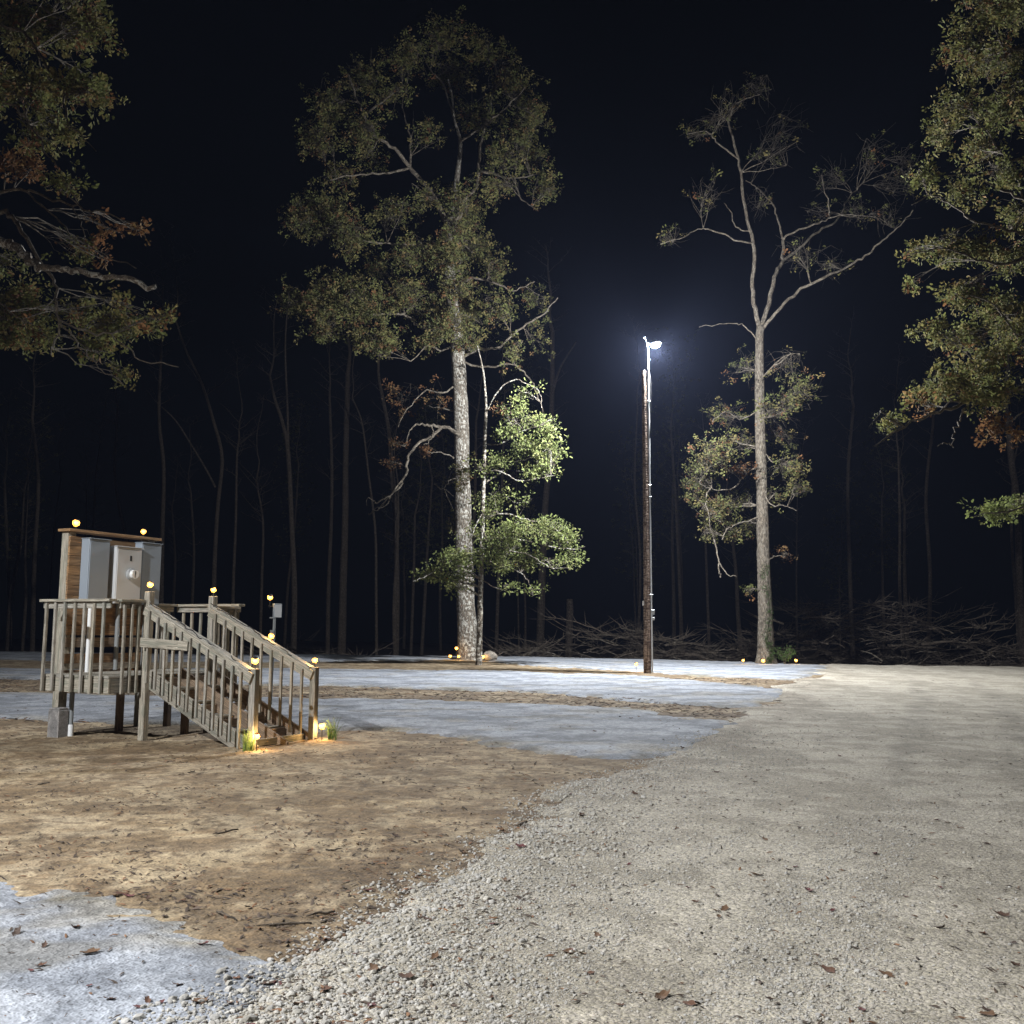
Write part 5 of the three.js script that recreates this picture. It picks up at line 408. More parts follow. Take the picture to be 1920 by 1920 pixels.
// a spray of seven folded leaves on short stalks
function leafSpray(seed, n, l0, l1, reach) {
  const r = rng(seed), p = [], idx = [];
  for (let k = 0; k < n; k++) {
    const dir = new THREE.Vector3(rr(-1, 1, r), rr(-0.8, 0.9, r), rr(-1, 1, r)).normalize(), base = dir.clone().multiplyScalar(reach * Math.sqrt(r())), L = rr(l0, l1, r), W = L * rr(0.28, 0.42, r);
    const ax = dir.clone().add(new THREE.Vector3(rr(-0.6, 0.6, r), rr(-0.9, 0.2, r), rr(-0.6, 0.6, r))).normalize(), side = new THREE.Vector3(rr(-1, 1, r), rr(-0.4, 0.4, r), rr(-1, 1, r)); side.addScaledVector(ax, -side.dot(ax)).normalize(); const nm = new THREE.Vector3().crossVectors(ax, side);
    const q = (t, s, u) => base.clone().addScaledVector(ax, L * t).addScaledVector(side, W * s).addScaledVector(nm, L * u), o = p.length / 3;
    for (const v of [q(0, 0, 0), q(0.35, 1, 0.10), q(0.62, 0.55, 0.05), q(0.75, 0.8, 0.02), q(1, 0, -0.12), q(0.72, -0.75, 0.04), q(0.6, -0.5, 0.05), q(0.33, -1, 0.11), q(0.5, 0, -0.02)]) p.push(v.x, v.y, v.z);
    for (let s = 0; s < 8; s++) idx.push(o + 8, o + s, o + (s + 1) % 8);
  }
  const g = new THREE.BufferGeometry(); g.setAttribute('position', new THREE.Float32BufferAttribute(p, 3)); g.setIndex(idx); g.computeVertexNormals(); return g;
}
const sprayBig = leafSpray(3, 9, 0.065, 0.115, 0.20), spraySmall = leafSpray(4, 8, 0.065, 0.11, 0.16);
const PALETTES = { // linear colours: [greens], [browns]
  olive: [[0.135, 0.135, 0.048], [0.120, 0.128, 0.044], [0.160, 0.145, 0.054], [0.105, 0.115, 0.042], [0.175, 0.145, 0.058]],
  russet: [[0.165, 0.085, 0.038], [0.140, 0.070, 0.034], [0.175, 0.110, 0.048]],
  bright: [[0.185, 0.215, 0.075], [0.165, 0.195, 0.068], [0.215, 0.225, 0.085], [0.15, 0.18, 0.062]],
};
function growTree(name, label, D, mat, opt = {}) {
  const g = thing(name, label, 'tree', [D.base[0], heightAt(D.base[0], D.base[2]), D.base[2]], 0), r = rng(opt.seed ?? 3);
  const nodes = [], addNodes = (pts, from = 0) => { for (let k = from; k < pts.length; k++) nodes.push(pts[k]); };
  const T = curve(D.trunk, D.trunk.length * 5);
  { const G = new GB(); G.tube(T, T.map(q => q[3]), 18, 0.09, opt.seed ?? 3); part('trunk', G.build(true), mat, g); }
  addNodes(T, Math.floor(T.length * (opt.crownFrom ?? 0.3)));
  for (const [li, l0] of D.limbs.entries()) {
    const l = l0.map(q => q.slice()); let best = 1e9, dz = 0; const all = nodes.concat(T);
    for (const n of all) { const q = (n[0] - l[0][0]) ** 2 + (n[1] - l[0][1]) ** 2; if (q < best) { best = q; dz = n; } } const dx0 = dz[0] - l[0][0], dy0 = dz[1] - l[0][1], dz0 = dz[2] - l[0][2]; l.forEach((q, k) => { const f = 1 - k / (l.length - 1); q[0] += dx0 * f; q[1] += dy0 * f; q[2] += dz0; });
    const C = curve(l, l.length * 4); for (let k = 2; k < C.length; k++) { const f = Math.min(1, k / 6) * (opt.wiggle ?? 0.05); C[k][0] += rr(-f, f, r); C[k][1] += rr(-f, f, r); C[k][2] += rr(-f, f, r); }
    const G = new GB(); G.tube(C, C.map(q => Math.max(q[3], 0.010)), C[0][3] > 0.08 ? 10 : 7, 0.08, 7); part('limb', G.build(true), opt.paleLimbs?.includes(li) ? bark.light : (opt.limbMat ?? mat), g); addNodes(C, 1);
  }
  const TW = new GB(), mats = [], cols = [], m4 = new THREE.Matrix4(), qq = new THREE.Quaternion(), eu = new THREE.Euler(), sc = new THREE.Vector3();
  const leafAt = (p, tone) => { eu.set(rr(0, 6.28, r), rr(0, 6.28, r), rr(0, 6.28, r)); qq.setFromEuler(eu); const s = rr(0.5, 1.25, r) * (opt.leafScale ?? 1); sc.set(s, s, s); mats.push(m4.compose(new THREE.Vector3(...p), qq, sc).clone());
    let pal = tone === 1 ? PALETTES.russet : tone === 2 ? PALETTES.bright : PALETTES.olive; if (tone !== 2 && r() < (opt.russet ?? 0.12)) pal = PALETTES.russet; const c = pal[Math.floor(r() * pal.length)], k = rr(0.7, 1.25, r); cols.push(new THREE.Color().setRGB(c[0] * k, c[1] * k, c[2] * k)); };
  const path = (a, b, n, wig, droop) => { const L = Math.hypot(b[0] - a[0], b[1] - a[1], b[2] - a[2]), o = []; let wx = 0, wy = 0, wz = 0; for (let k = 0; k <= n; k++) { const t = k / n, e = Math.sin(t * Math.PI); o.push([a[0] + (b[0] - a[0]) * t + wx * e, a[1] + (b[1] - a[1]) * t + droop * L * e + wy * e, a[2] + (b[2] - a[2]) * t + wz * e]); wx += rr(-wig, wig, r) * L; wy += rr(-wig, wig, r) * L; wz += rr(-wig, wig, r) * L; } return o; };
  for (const [cx, cy, cz, rx, ry, rz, n0, tone] of D.clumps) {
    let best = 1e9, bn = nodes[0]; for (const n of nodes) { const q = (n[0] - cx) ** 2 + ((n[1] - cy) + 0.3) ** 2 + (n[2] - cz) ** 2 * 0.8 + (n[1] > cy + ry ? 1.5 : 0); if (q < best) { best = q; bn = n; } }
    // two or three bearing branches through the clump, then twigs
    const bear = []; const nb = 2 + Math.floor(r() * 2);
    for (let k = 0; k < nb; k++) { const e = [cx + rr(-0.65, 0.65, r) * rx, cy + rr(-0.5, 0.65, r) * ry, cz + rr(-0.65, 0.65, r) * rz], pb = path(bn, e, 5, 0.05, 0.05), r0 = clamp((bn[3] ?? 0.03) * 0.45, 0.014, 0.045); TW.tube(pb, pb.map((q, i) => r0 * (1 - 0.72 * i / 5)), 5); bear.push(pb); }
    const n = Math.round(n0 * (opt.density ?? 1)), nt = Math.max(8, Math.round(n * 0.4) + (opt.bareTwigs ?? 0)); const ends = [];
    for (let k = 0; k < nt; k++) { const th = rr(0, 6.28, r), ph = Math.acos(rr(-1, 1, r)), rad = 1.4 * Math.sqrt(r()) * (0.45 + 0.55 * r()), e = [cx + rx * rad * Math.sin(ph) * Math.cos(th), cy + ry * rad * Math.cos(ph), cz + rz * rad * Math.sin(ph) * Math.sin(th)];
      const pb = bear[Math.floor(r() * bear.length)], a = pb[2 + Math.floor(r() * 4)], tw = path(a, e, 3, 0.14, 0.04); TW.tube(tw, [0.0085, 0.0065, 0.0045, 0.003].map(v => v * (opt.twig ?? 1)), 3, 0, 1, false); ends.push(tw); }
    for (let k = 0; k < n; k++) { const tw = ends[Math.floor(r() * ends.length)], t = 1 - 0.55 * r() * r(), f = t * 3, i = Math.min(2, Math.floor(f)), w = f - i, j = 0.16; leafAt([tw[i][0] + (tw[i + 1][0] - tw[i][0]) * w + rr(-j, j, r), tw[i][1] + (tw[i + 1][1] - tw[i][1]) * w + rr(-j, j, r), tw[i][2] + (tw[i + 1][2] - tw[i][2]) * w + rr(-j, j, r)], tone); }
  }
  if (TW.p.length) part('twigs', TW.build(), opt.limbMat ?? mat, g, 'stuff');
  if (mats.length) { const im = new THREE.InstancedMesh(opt.small ? spraySmall : sprayBig, leafMat, mats.length); mats.forEach((m, k) => { im.setMatrixAt(k, m); im.setColorAt(k, cols[k]); }); im.name = 'crown'; im.userData.kind = 'stuff'; im.castShadow = im.receiveShadow = true; g.add(im); }
  console.log(name, 'sprays', mats.length, 'twig tris', TW.i.length / 3); return g;
}
growTree('oak_tree', 'tall leafy oak with lichen spotted trunk beside the lamp pole', TALL_OAK, bark.light, { seed: 21, russet: 0.09, density: 2.6, limbMat: bark.mid });
growTree('slender_tree', 'slender young tree with bright leaves close against the tall oak trunk', SLENDER_TREE, bark.light, { seed: 22, russet: 0.03, small: true, crownFrom: 0.15, wiggle: 0.03, density: 0.95, leafScale: 1.3 });
growTree('forked_tree', 'sparse forked tree with bare upper limbs and ivy on its trunk', FORKED_TREE, bark.mid, { seed: 23, russet: 0.12, bareTwigs: 44, twig: 1.1, density: 1.7 });
growTree('oak_tree', 'dark oak with a broken off limb reaching out above the stairs', LEFT_OAK, bark.mid, { seed: 24, russet: 0.10, leafScale: 0.95, density: 1.45, paleLimbs: [0, 1] });
growTree('oak_tree', 'oak with layered olive brown boughs overhanging the gravel road', RIGHT_OAK, bark.mid, { seed: 25, russet: 0.07, leafScale: 0.95, density: 1.5 });

// woods behind the clearing
const woodsGroup = 'trees of the dark woods behind the clearing', woodsLabel = 'thin bare tree in the dark woods behind the clearing';
function woodsTree(D, seed, leafy = false) {
  const r = rng(seed), g = thing('woods_tree', leafy ? 'thin leafy tree in the dark woods behind the clearing' : woodsLabel, 'tree', [D.base[0], heightAt(D.base[0], D.base[2]), D.base[2]], 0, leafy ? 'leafy trees of the dark woods behind the clearing' : woodsGroup), T = curve(D.trunk, 24), last = T[T.length - 1];
  // continue the stem upward to its tip
  const ext = last[1] < 5 && D.trunk.length === 3 && D.trunk[0][3] > 0.17 ? null : [last]; if (ext) { let p = last; for (let k = 0; k < 6; k++) { p = [p[0] + rr(-0.3, 0.3, r), p[1] + rr(1.0, 1.6, r), p[2] + rr(-0.3, 0.3, r), p[3] * 0.78]; ext.push(p); } }
  const full = ext ? T.concat(curve(ext, 10).slice(1)) : T; part('trunk', new GB().tube(full, full.map(q => q[3]), 9, 0.07, seed).build(true), bark.dark, g);
  for (const f of D.forks) { const C = curve(f, 12); part('limb', new GB().tube(C, C.map(q => q[3]), 6, 0.05, seed).build(true), bark.dark, g); }
  if (!ext) return g;
  const TW = new GB(); const n = 26; for (let k = 0; k < n; k++) { const i = Math.floor(full.length * rr(0.45, 1, r)), q = full[Math.min(i, full.length - 1)], a = r() * 6.28, L = rr(0.8, 2.6, r), pts = [], up = rr(0.3, 0.9, r); for (let s = 0; s <= 4; s++) { const f = s / 4; pts.push([q[0] + Math.cos(a) * L * f + rr(-0.08, 0.08, r), q[1] + L * up * f + rr(-0.08, 0.08, r), q[2] + Math.sin(a) * L * f]); } const r0 = Math.min(0.03, q[3] * 0.5); TW.tube(pts, [1, 0.8, 0.6, 0.4, 0.2].map(v => v * r0), 4); for (let b = 0; b < 3; b++) { const p0 = pts[1 + Math.floor(r() * 3)], l = rr(0.3, 0.9, r); TW.tube([p0, [p0[0] + rr(-l, l, r) * 0.5, p0[1] + l * 0.4, p0[2] + rr(-l, l, r) * 0.5], [p0[0] + rr(-l, l, r), p0[1] + l * 0.8, p0[2] + rr(-l, l, r)]], [0.010, 0.008, 0.004], 3, 0, 1, false); } }
  part('branches', TW.build(), bark.dark, g, 'stuff');
  if (leafy) { const im = new THREE.InstancedMesh(sprayBig, leafMat, 260), m4 = new THREE.Matrix4(), q4 = new THREE.Quaternion(); for (let k = 0; k < 260; k++) { const q = full[Math.min(full.length - 1, Math.floor(full.length * rr(0.35, 1, r)))], a = r() * 6.28, d = rr(0.2, 2.6, r), s = rr(0.8, 1.6, r); q4.setFromEuler(new THREE.Euler(r() * 6, r() * 6, r() * 6)); im.setMatrixAt(k, m4.compose(new THREE.Vector3(q[0] + Math.cos(a) * d, q[1] + rr(-0.3, 1.6, r), q[2] + Math.sin(a) * d), q4, new THREE.Vector3(s, s, s))); const c = PALETTES.olive[Math.floor(r() * 5)]; im.setColorAt(k, new THREE.Color().setRGB(...c)); } im.name = 'crown'; im.userData.kind = 'stuff'; g.add(im); }
  return g;
}
WOODS.forEach((D, k) => woodsTree(D, 300 + k));
{ const r = rng(77); for (let k = 0; k < 32; k++) { const z = -rr(84, 130, r), x = rr(-0.60, 0.60, r) * -z, h = rr(12, 22, r), w = rr(0.08, 0.24, r), lean = rr(-0.9, 0.9, r); woodsTree({ base: [x, 0, z], trunk: [[0, -0.2, 0, w], [lean * 0.2 + rr(-0.2, 0.2, r), h * 0.33, rr(-0.3, 0.3, r), w * 0.85], [lean * 0.5 + rr(-0.3, 0.3, r), h * 0.66, rr(-0.3, 0.3, r), w * 0.7], [lean, h, 0, w * 0.5]], forks: [] }, 500 + k, k % 2 === 0); } }

// ---------------------------------------------------------------- brush piles of felled branches at the edge of the woods
function brushPile(cx, cz, w, dep, h, n, seed, label) {
  const r = rng(seed), g = thing('brush_pile', label, 'brush pile', [cx, baseH(cx, cz), cz]);
  for (let k = 0; k < n; k++) { const x0 = rr(-w, w, r), z0 = rr(-dep, dep, r), sh = Math.sqrt(Math.max(0, 1 - (x0 / w) ** 2)), y0 = rr(-0.1, 0.75, r) * h * sh, L = rr(0.8, 3.4, r), a = rr(-0.8, 0.8, r) + (r() < 0.5 ? Math.PI : 0), wv = rr(2, 7, r), wa = rr(0.015, 0.06, r), up = rr(-0.12, 0.42, r), ra = r() < 0.1 ? rr(0.06, 0.11, r) : rr(0.014, 0.045, r), pts = []; let bx = rr(-0.2, 0.2, r), by = rr(-0.3, 0.3, r);
    for (let s = 0; s <= 7; s++) { const f = s / 7; pts.push([x0 + Math.cos(a) * L * f + bx * f * f * L, Math.max(-0.1, y0 + L * (up * f - 0.25 * by * f * f) + wa * L * Math.sin(f * wv)) + rr(-0.04, 0.04, r), z0 + Math.sin(a) * L * f * 0.6 + rr(-0.03, 0.03, r)]); }
    const G = new GB(); G.tube(pts, pts.map((q, i) => ra * (1 - 0.7 * i / 7)), 6, 0.08, k); const m = part('branch', G.build(), r() < 0.5 ? bark.mid : bark.dark, g);
    const B = new GB(); for (let b = 0; b < 12; b++) { const q = pts[2 + Math.floor(r() * 6)], l = rr(0.3, 1.2, r), d = [Math.cos(a) * 0.7 + rr(-0.7, 0.7, r), rr(-0.2, 0.9, r), rr(-0.7, 0.7, r)]; B.tube([q, [q[0] + d[0] * l * 0.5, q[1] + d[1] * l * 0.4, q[2] + d[2] * l * 0.5], [q[0] + d[0] * l, q[1] + d[1] * l * 0.9, q[2] + d[2] * l]], [ra * 0.3 + 0.004, ra * 0.22 + 0.003, 0.003], 4, 0, 1, false); } const tm = part('twigs', B.build(), bark.dark, m, 'stuff'); }
  return g;
}
brushPile(6.2, -59, 7.0, 2.2, 2.6, 125, 901, 'brush pile of felled branches behind the lamp pole');
brushPile(20.0, -57, 7.0, 2.6, 5.2, 230, 902, 'high heap of felled branches at the end of the gravel road');
brushPile(14.2, -58.5, 3.2, 1.6, 3.0, 40, 904, 'low heap of felled branches behind the forked tree');
brushPile(28.5, -55, 3.6, 1.8, 2.2, 34, 903, 'long heap of felled branches between road end and edge of woods');
brushPile(-14, -60, 6, 1.5, 1.4, 30, 905, 'scattered felled branches lying among the thin woods trees');

// ---------------------------------------------------------------- around the tree bases
{ const y = (x, z) => heightAt(x, z);
  solarLight([-2.32, y(-2.32, -44.2), -44.2], 'small warm light on a tall stake by the tall oak trunk', { stake: 0.42, size: 1.5, power: 0.25 });
  solarLight([-2.57, y(-2.57, -44.0), -44.0], 'small warm light low in sand outermost of those at the tall oak', { stake: 0.10, size: 1.3, power: 0.25 });
  solarLight([-2.20, y(-2.20, -43.8), -43.8], 'small warm light low in sand touching the tall oak root', { stake: 0.10, size: 1.5, power: 0.3 });
  solarLight([-1.14, y(-1.14, -42.9), -42.9], 'small warm light in front of the pale stones at slender tree', { stake: 0.12, size: 1.5, power: 0.3 });
  solarLight([9.55, y(9.55, -42.6), -42.6], 'small warm light on gravel edge towards the lamp pole from the forked tree', { stake: 0.10, size: 1.5, power: 0.3 });
  solarLight([10.35, y(10.35, -42.5), -42.5], 'small warm light right against the foot of the forked tree', { stake: 0.08, size: 1.5, power: 0.3 });
  solarLight([11.75, y(11.75, -42.7), -42.7], 'small warm light between the forked tree and the road', { stake: 0.10, size: 1.6, power: 0.3 });
  const rockMat = new THREE.MeshStandardMaterial({ map: padTex, color: 0xd8c6ae, roughness: 0.9 });
  const rock = (x, z, s, seed, label) => { const q = new THREE.IcosahedronGeometry(1, 3), P = q.attributes.position; for (let k = 0; k < P.count; k++) { const a = P.getX(k), b = P.getY(k), c = P.getZ(k), f = 0.8 + 0.4 * fbm(a * 1.6 + seed, b * 1.6 + c * 1.3, 3, seed); P.setXYZ(k, a * f * s[0], b * f * s[1], c * f * s[2]); } q.computeVertexNormals(); const m = new THREE.Mesh(q, rockMat); m.name = numbered('stone'); m.position.set(x, y(x, z) + s[1] * 0.7, z); m.castShadow = m.receiveShadow = true; tag(m, label, 'stone'); scene.add(m); };
  rock(-0.86, -43.3, [0.30, 0.23, 0.26], 3, 'larger pale rounded stone beside the slender tree'); rock(-1.27, -43.2, [0.13, 0.11, 0.13], 4, 'small pale stone at the root of the slender tree');
  // surface roots and a fallen stick
  { const t = thing('fallen_stick', 'short bare stick sticking up behind the pale stones', 'stick', [-0.62, y(-0.62, -43.9), -43.9]); part('stick', new GB().tube([[-0.3, 0, 0], [0.05, 0.18, 0], [0.32, 0.34, 0.05], [0.45, 0.36, 0.05]], [0.02, 0.018, 0.015, 0.008], 6, 0.1, 3).build(), bark.mid, t); part('twig', new GB().tube([[0.1, 0.2, 0], [0.22, 0.42, 0.02]], [0.01, 0.005], 5).build(), bark.mid, t); }
  // ivy up the forked tree
  { const D = FORKED_TREE, r = rng(66), gx = D.base[0], gz = D.base[2], gy = heightAt(gx, gz), t = thing('ivy', 'green ivy climbing up the trunk of the forked tree', 'ivy', [gx, gy, gz]); const T = curve(D.trunk, 80), st = new GB(), pts = [];
    for (let k = 2; k < 46; k++) { const q = T[k]; if (q[1] > 4.2) break; const a = 1.45 + 0.25 * Math.sin(k * 0.5); pts.push([q[0] + Math.cos(a) * q[3] * 1.03, q[1], q[2] + Math.sin(a) * q[3] * 1.03]); } part('stem', st.tube(pts, pts.map(() => 0.012), 5).build(), bark.dark, t);
    const im = new THREE.InstancedMesh(spraySmall, leafMat, 190), m4 = new THREE.Matrix4(), q4 = new THREE.Quaternion(); for (let k = 0; k < 190; k++) { const q = pts[Math.floor(r() * pts.length)]; q4.setFromEuler(new THREE.Euler(r() * 6, r() * 6, r() * 6)); const s = rr(0.35, 0.7, r); im.setMatrixAt(k, m4.compose(new THREE.Vector3(q[0] + rr(-0.1, 0.1, r), q[1] + rr(-0.12, 0.12, r), q[2] + 0.03), q4, new THREE.Vector3(s, s, s))); im.setColorAt(k, new THREE.Color().setRGB(0.05, 0.09 * rr(0.7, 1.2, r), 0.025)); } im.name = 'leaves'; im.userData.kind = 'stuff'; im.castShadow = im.receiveShadow = true; t.add(im); }
  // low leafy weed at its foot
  { const x = 11.35, z = -43.0, r = rng(69), t = thing('weed', 'low leafy green weed at the foot of the forked tree', 'weed', [x, y(x, z), z]); const G = new GB(), ends = []; for (let k = 0; k < 16; k++) { const a = r() * 6.28, l = rr(0.3, 0.75, r), e = [Math.cos(a) * l * 0.6, l, Math.sin(a) * l * 0.6]; G.tube([[0, -0.03, 0], [e[0] * 0.4, l * 0.6, e[2] * 0.4], e], [0.008, 0.006, 0.003], 4); ends.push(e); } part('stems', G.build(), bark.mid, t, 'stuff');
    const im = new THREE.InstancedMesh(spraySmall, leafMat, 60), m4 = new THREE.Matrix4(), q4 = new THREE.Quaternion(); for (let k = 0; k < 60; k++) { const e = ends[k % 16], f = rr(0.5, 1, r); q4.setFromEuler(new THREE.Euler(r() * 6, r() * 6, r() * 6)); im.setMatrixAt(k, m4.compose(new THREE.Vector3(e[0] * f, e[1] * f, e[2] * f), q4, new THREE.Vector3(0.8, 0.8, 0.8))); im.setColorAt(k, new THREE.Color().setRGB(0.07, 0.11 * rr(0.8, 1.2, r), 0.03)); } im.name = 'leaves'; im.userData.kind = 'stuff'; im.castShadow = im.receiveShadow = true; t.add(im); }
}

// ---------------------------------------------------------------- loose stones of the road
function stoneGeo(seed, detail) { const q = new THREE.IcosahedronGeometry(1, detail), P = q.attributes.position; for (let k = 0; k < P.count; k++) { const a = P.getX(k), b = P.getY(k), c = P.getZ(k), f = 0.72 + 0.56 * vnoise(a * 1.4 + 9 + seed, b * 1.4 + c * 1.7 + 5, seed); P.setXYZ(k, a * f, b * f * 0.66, c * f * 0.85); } q.computeVertexNormals(); return q; }
const stoneMat = new THREE.MeshStandardMaterial({ color: 0xffffff, roughness: 0.93 });
{
  const r = rng(404), lists = [[], [], [], []], roadSD = (x, z) => sdPoly(x, z, ROAD_EDGE) + wob(x, z);
  const hCache = (x, z) => { // quick road or sand height
    let i = Math.floor((x + 140) / 280 * 0), lo = 0, hi = NX - 1; while (hi - lo > 1) { const m = (lo + hi) >> 1; XS[m] <= x ? lo = m : hi = m; } i = lo; lo = 0; hi = NZ - 1; while (hi - lo > 1) { const m = (lo + hi) >> 1; ZS[m] >= z ? lo = m : hi = m; } const j = lo, k = j * NX + i, fx = (x - XS[i]) / (XS[i + 1] - XS[i]), fz = (z - ZS[j]) / (ZS[j + 1] - ZS[j]);
    const f = (a, b) => { const q = b * NX + a; return Math.max(topH[q] === undefined || isNaN(topH[q]) ? (topH[q] = topCalc(a, b, q)) : topH[q]); };
    return (f(i, j) * (1 - fx) + f(i + 1, j) * fx) * (1 - fz) + (f(i, j + 1) * (1 - fx) + f(i + 1, j + 1) * fx) * fz; };
  const topH = new Float32Array(NX * NZ).fill(NaN), topCalc = (a, b, q) => { const X = XS[a], Z = ZS[b]; let h = Math.max(sandAt(X, Z, q), roadAt(X, Z, q)); for (let n = 0; n < 4; n++) h = Math.max(h, padAt(X, Z, q, n)); return h; };
  globalThis.topAt = hCache;
  const lay = (n, zr, sdr, s0, s1, pow, dens) => { let put = 0, tries = 0; while (put < n && tries < n * 12) { tries++; const z = -Math.exp(rr(Math.log(zr[0]), Math.log(zr[1]), r)); const x = rr(-0.56, 0.60, r) * -z + rr(-0.6, 0.6, r), sd = roadSD(x, z); if (sd < sdr[0] || sd > sdr[1]) continue; if (r() > dens(sd, x, z)) continue; const s = s0 + (s1 - s0) * Math.pow(r(), pow); lists[Math.floor(r() * 4)].push([x, z, s]); put++; } };
  const edge = sd => Math.exp(-Math.pow((sd - 0.25) / 0.5, 2)), lane = (x, z) => fbm((x + 0.43 * z) * 1.5, z * 0.16, 3, 8);
  lay(13000, [3.9, 16], [-0.30, 1.7], 0.004, 0.014, 2.2, (sd, x, z) => edge(sd) * (0.4 + 0.9 * fbm(x * 1.2, z * 1.2, 2, 7)));
  lay(700, [3.9, 13], [-0.30, 1.3], 0.012, 0.026, 2.4, sd => edge(sd));
  lay(34000, [3.9, 13], [-0.1, 9], 0.0025, 0.006, 1.6, (sd, x, z) => 0.06 + 0.95 * sstep(0.42, 0.62, lane(x, z)));
  lay(4000, [3.9, 16], [0, 9], 0.007, 0.015, 2.2, (sd, x, z) => 0.08 + 0.8 * sstep(0.45, 0.62, lane(x, z)));
  lists.forEach((L, v) => { const im = new THREE.InstancedMesh(stoneGeo(v + 2, v < 2 ? 1 : 0), stoneMat, L.length), m4 = new THREE.Matrix4(), q4 = new THREE.Quaternion(), c = new THREE.Color();
    L.forEach(([x, z, s], k) => { q4.setFromEuler(new THREE.Euler(rr(-0.4, 0.4, r), r() * 6.28, rr(-0.4, 0.4, r))); im.setMatrixAt(k, m4.compose(new THREE.Vector3(x, hCache(x, z) + s * 0.22, z), q4, new THREE.Vector3(s, s, s))); const t = rr(0.27, 0.47, r), w = r(); im.setColorAt(k, c.setRGB(t, t * (0.95 + 0.03 * w), t * (0.83 + 0.11 * w))); });
    im.name = numbered('loose_gravel'); im.castShadow = im.receiveShadow = true; tag(im, ['angular pale limestone gravel lying loose on the road and its edge', 'rounded pale limestone gravel lying loose on the road and its edge', 'coarse chips of pale limestone lying loose on the road', 'fine chips of pale limestone lying loose on the road'][v], 'gravel', null, 'stuff'); scene.add(im); });
  console.log('stones', lists.map(l => l.length).join());
}
// ---------------------------------------------------------------- crumbs of bark and leaf strewn over sand and gravel
const crumbMat = new THREE.MeshStandardMaterial({ color: 0xffffff, roughness: 0.9, side: THREE.DoubleSide });
{
  const r = rng(505), g = new THREE.BufferGeometry(); g.setAttribute('position', new THREE.Float32BufferAttribute([-1, 0, 0, -0.3, 0.25, 0.38, 0.5, 0.1, 0.30, 1, 0.3, 0, 0.2, 0.35, -0.34, -0.5, 0.05, -0.3, 0, 0.45, 0], 3)); g.setIndex([6, 0, 1, 6, 1, 2, 6, 2, 3, 6, 3, 4, 6, 4, 5, 6, 5, 0]); g.computeVertexNormals();
  const L = []; let n = 0; while (n < 14000) { const z = -Math.exp(rr(Math.log(4), Math.log(32), r)), x = rr(-0.58, 0.6, r) * -z; const sd = sdPoly(x, z, ROAD_EDGE) + wob(x, z); let pd = -9; for (const P of PADS) pd = Math.max(pd, sdPoly(x, z, P)); const onSand = sd < 0 && pd < 0; const p = onSand && z > -16.5 ? 0.55 * sstep(0.35, 0.65, fbm(x * 1.3, z * 1.3, 3, 14)) + 0.1 : (z < -16.5 && onSand) ? 1 : sd > 0 ? 0.09 + 0.5 * Math.exp(-Math.pow((sd - 0.3) / 0.5, 2)) * sstep(0.4, 0.6, fbm(x * 1.5, z * 1.5, 3, 18)) : 0.06; if (r() > p) continue; L.push([x, z, Math.pow(r(), 2.2) * (onSand ? (z < -16.5 ? 0.055 : 0.026) : 0.02) + 0.006]); n++; }
  const im = new THREE.InstancedMesh(g, crumbMat, L.length), m4 = new THREE.Matrix4(), q4 = new THREE.Quaternion(), c = new THREE.Color();
  L.forEach(([x, z, s], k) => { q4.setFromEuler(new THREE.Euler(rr(-0.25, 0.25, r), r() * 6.28, rr(-0.25, 0.25, r))); im.setMatrixAt(k, m4.compose(new THREE.Vector3(x, topAt(x, z) + 0.002, z), q4, new THREE.Vector3(s * rr(0.7, 1.6, r) * (z < -16.5 ? 1.7 : 1), s, s * rr(0.5, 1, r) * (z < -16.5 ? 0.6 : 1)))); const t = rr(0.5, 1.4, r); im.setColorAt(k, r() < 0.75 ? c.setRGB(0.075 * t, 0.055 * t, 0.042 * t) : c.setRGB(0.16 * t, 0.085 * t, 0.045 * t)); });
  im.name = 'bark_crumbs'; im.castShadow = im.receiveShadow = true; tag(im, 'dark crumbs of bark and dead leaf strewn over sand and gravel', 'debris', null, 'stuff'); scene.add(im);
}
// ---------------------------------------------------------------- fallen leaves, one by one
function fallenLeaf(seed) { const r = rng(seed), p = [], idx = [], lob = 5, N = 28, curl = rr(0.25, 0.6, r), tw = rr(-0.5, 0.5, r); p.push(0, 0.05, 0);
  for (let ring = 1; ring <= 2; ring++) for (let k = 0; k < N; k++) { const a = k / N * 6.283, R = (0.74 + 0.26 * Math.pow(Math.abs(Math.cos(a * lob / 2)), 1.4)) * (1 + 0.15 * rr(-1, 1, r)) * ring / 2, x = Math.cos(a) * R, z = Math.sin(a) * R * 0.52; p.push(x, 0.02 + 1.7 * curl * (z * z * 0.9 + x * x * 0.35) + tw * x * z * 0.8 + 0.04 * rr(-1, 1, r), z); }
  for (let k = 0; k < N; k++) { const a = 1 + k, b = 1 + (k + 1) % N; idx.push(0, b, a, a, b, N + b, a, N + b, N + a); }
  const g = new THREE.BufferGeometry(); g.setAttribute('position', new THREE.Float32BufferAttribute(p, 3)); g.setIndex(idx); g.computeVertexNormals(); g.computeBoundingBox(); g.translate(0, -g.boundingBox.min.y, 0); return g; }
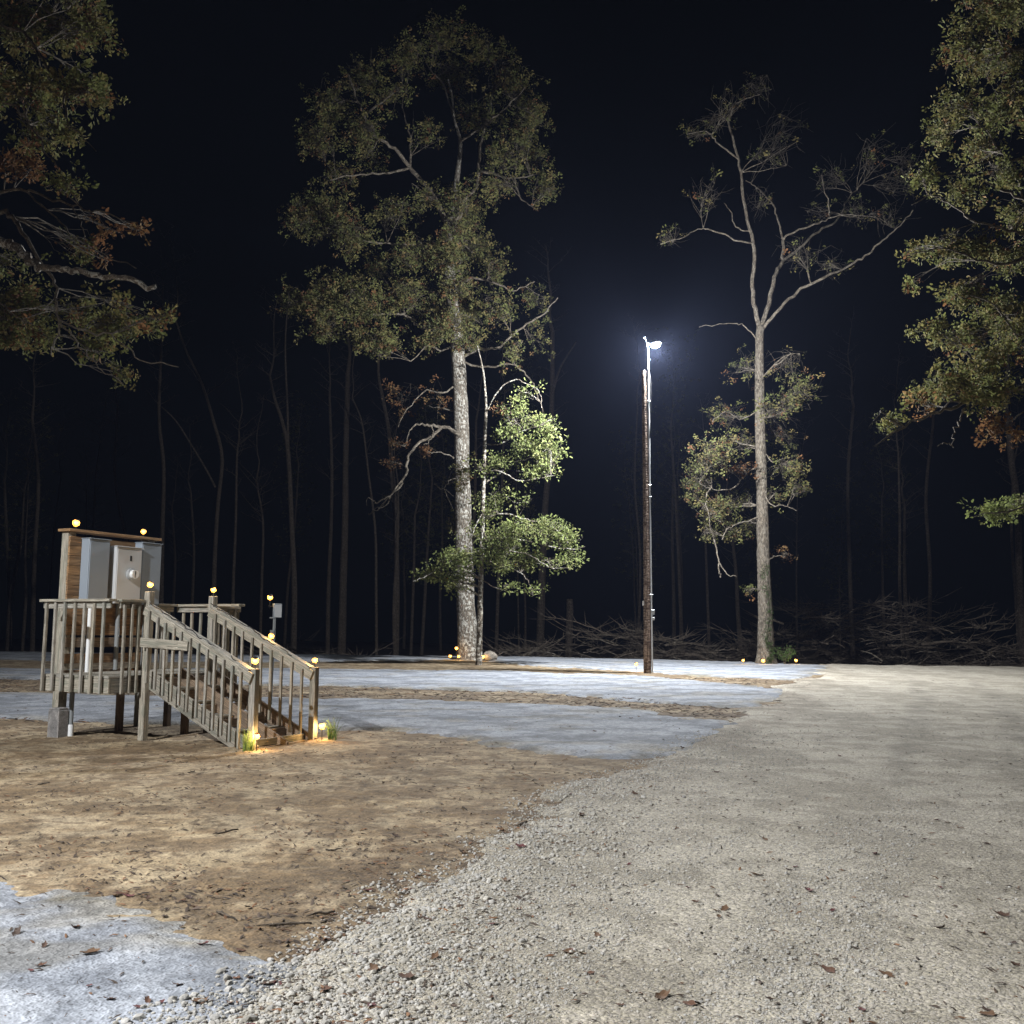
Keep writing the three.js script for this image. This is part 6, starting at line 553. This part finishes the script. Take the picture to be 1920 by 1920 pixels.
{
  const leafGeos = [1, 2, 3, 4, 5].map(k => fallenLeaf(k * 31)), cl = [[0.105, 0.052, 0.032], [0.08, 0.046, 0.032], [0.13, 0.075, 0.042], [0.058, 0.038, 0.029], [0.105, 0.036, 0.036]], lm = cl.map(c => new THREE.MeshStandardMaterial({ color: new THREE.Color().setRGB(...c), roughness: 0.8, side: THREE.DoubleSide }));
  const stalkGeo = new GB().tube([[-0.95, 0.02, 0], [-1.35, 0.06, 0.05], [-1.6, 0.03, 0.12]], [0.035, 0.03, 0.02], 4).build();
  const r = rng(606), where = (x, z) => { const sd = sdPoly(x, z, ROAD_EDGE) + wob(x, z); if (sd > 0.05) return 0; for (const P of PADS) if (sdPoly(x, z, P) > 0) return 1; return 2; };
  const spots = LEAF_SPOTS.map(q => [q[0], q[1]]); for (let k = 0; k < 190; k++) { const z = -Math.exp(rr(Math.log(4.2), Math.log(24), r)), x = rr(-0.52, 0.54, r) * -z; const sd = sdPoly(x, z, ROAD_EDGE); if (r() < 0.5 && Math.abs(sd) > 0.7) continue; spots.push([x, z]); }
  const lab = ['fallen brown leaf on the limestone gravel road', 'fallen brown leaf on a grey gravel pad', 'fallen brown leaf on the bare sand'], grp = ['fallen leaves on the road', 'fallen leaves on the grey gravel pads', 'fallen leaves on the sand'];
  spots.slice(0, 240).forEach(([x, z]) => { const w = where(x, z), v = Math.floor(r() * 5), g = new THREE.Group(); g.name = numbered('fallen_leaf'); const s = 0.020 + 0.032 * Math.pow(r(), 1.6); const blade = part('blade', leafGeos[v], lm[Math.floor(r() * 5)], g), st = part('stalk', stalkGeo, lm[3], g); g.position.set(x, topAt(x, z) + 0.004, z); g.rotation.set(rr(-0.25, 0.25, r), r() * 6.28, rr(-0.25, 0.25, r)); g.scale.setScalar(s); tag(g, lab[w], 'leaf', grp[w]); scene.add(g); });
  // a few twigs on the sand
  const tl = [[-1.05, -5.95], [-1.25, -7.6], [-0.4, -9.3], [-2.2, -8.2], [0.1, -8.6], [-1.55, -5.9], [-1.2, -5.75], [-3.4, -11.2], [0.3, -12.2], [-4.6, -10.4]];
  for (const [x, z] of tl) { const a = r() * 6.28, l = rr(0.12, 0.3, r), pts = []; for (let k = 0; k <= 4; k++) { const t = k / 4 - 0.5; pts.push([Math.cos(a) * l * t + rr(-0.01, 0.01, r), 0.006 + 0.012 * r(), Math.sin(a) * l * t + rr(-0.01, 0.01, r)]); } const t = thing('fallen_twig', 'short dark twig lying on the bare sand', 'twig', [x, topAt(x, z), z], 0, 'twigs on the sand'); part('twig', new GB().tube(pts, [0.006, 0.008, 0.007, 0.006, 0.003], 5).build(), bark.dark, t); }
}
scene.traverse(o => { if (o.isMesh) { o.castShadow = true; o.receiveShadow = true; } });
renderer.render(scene, camera);
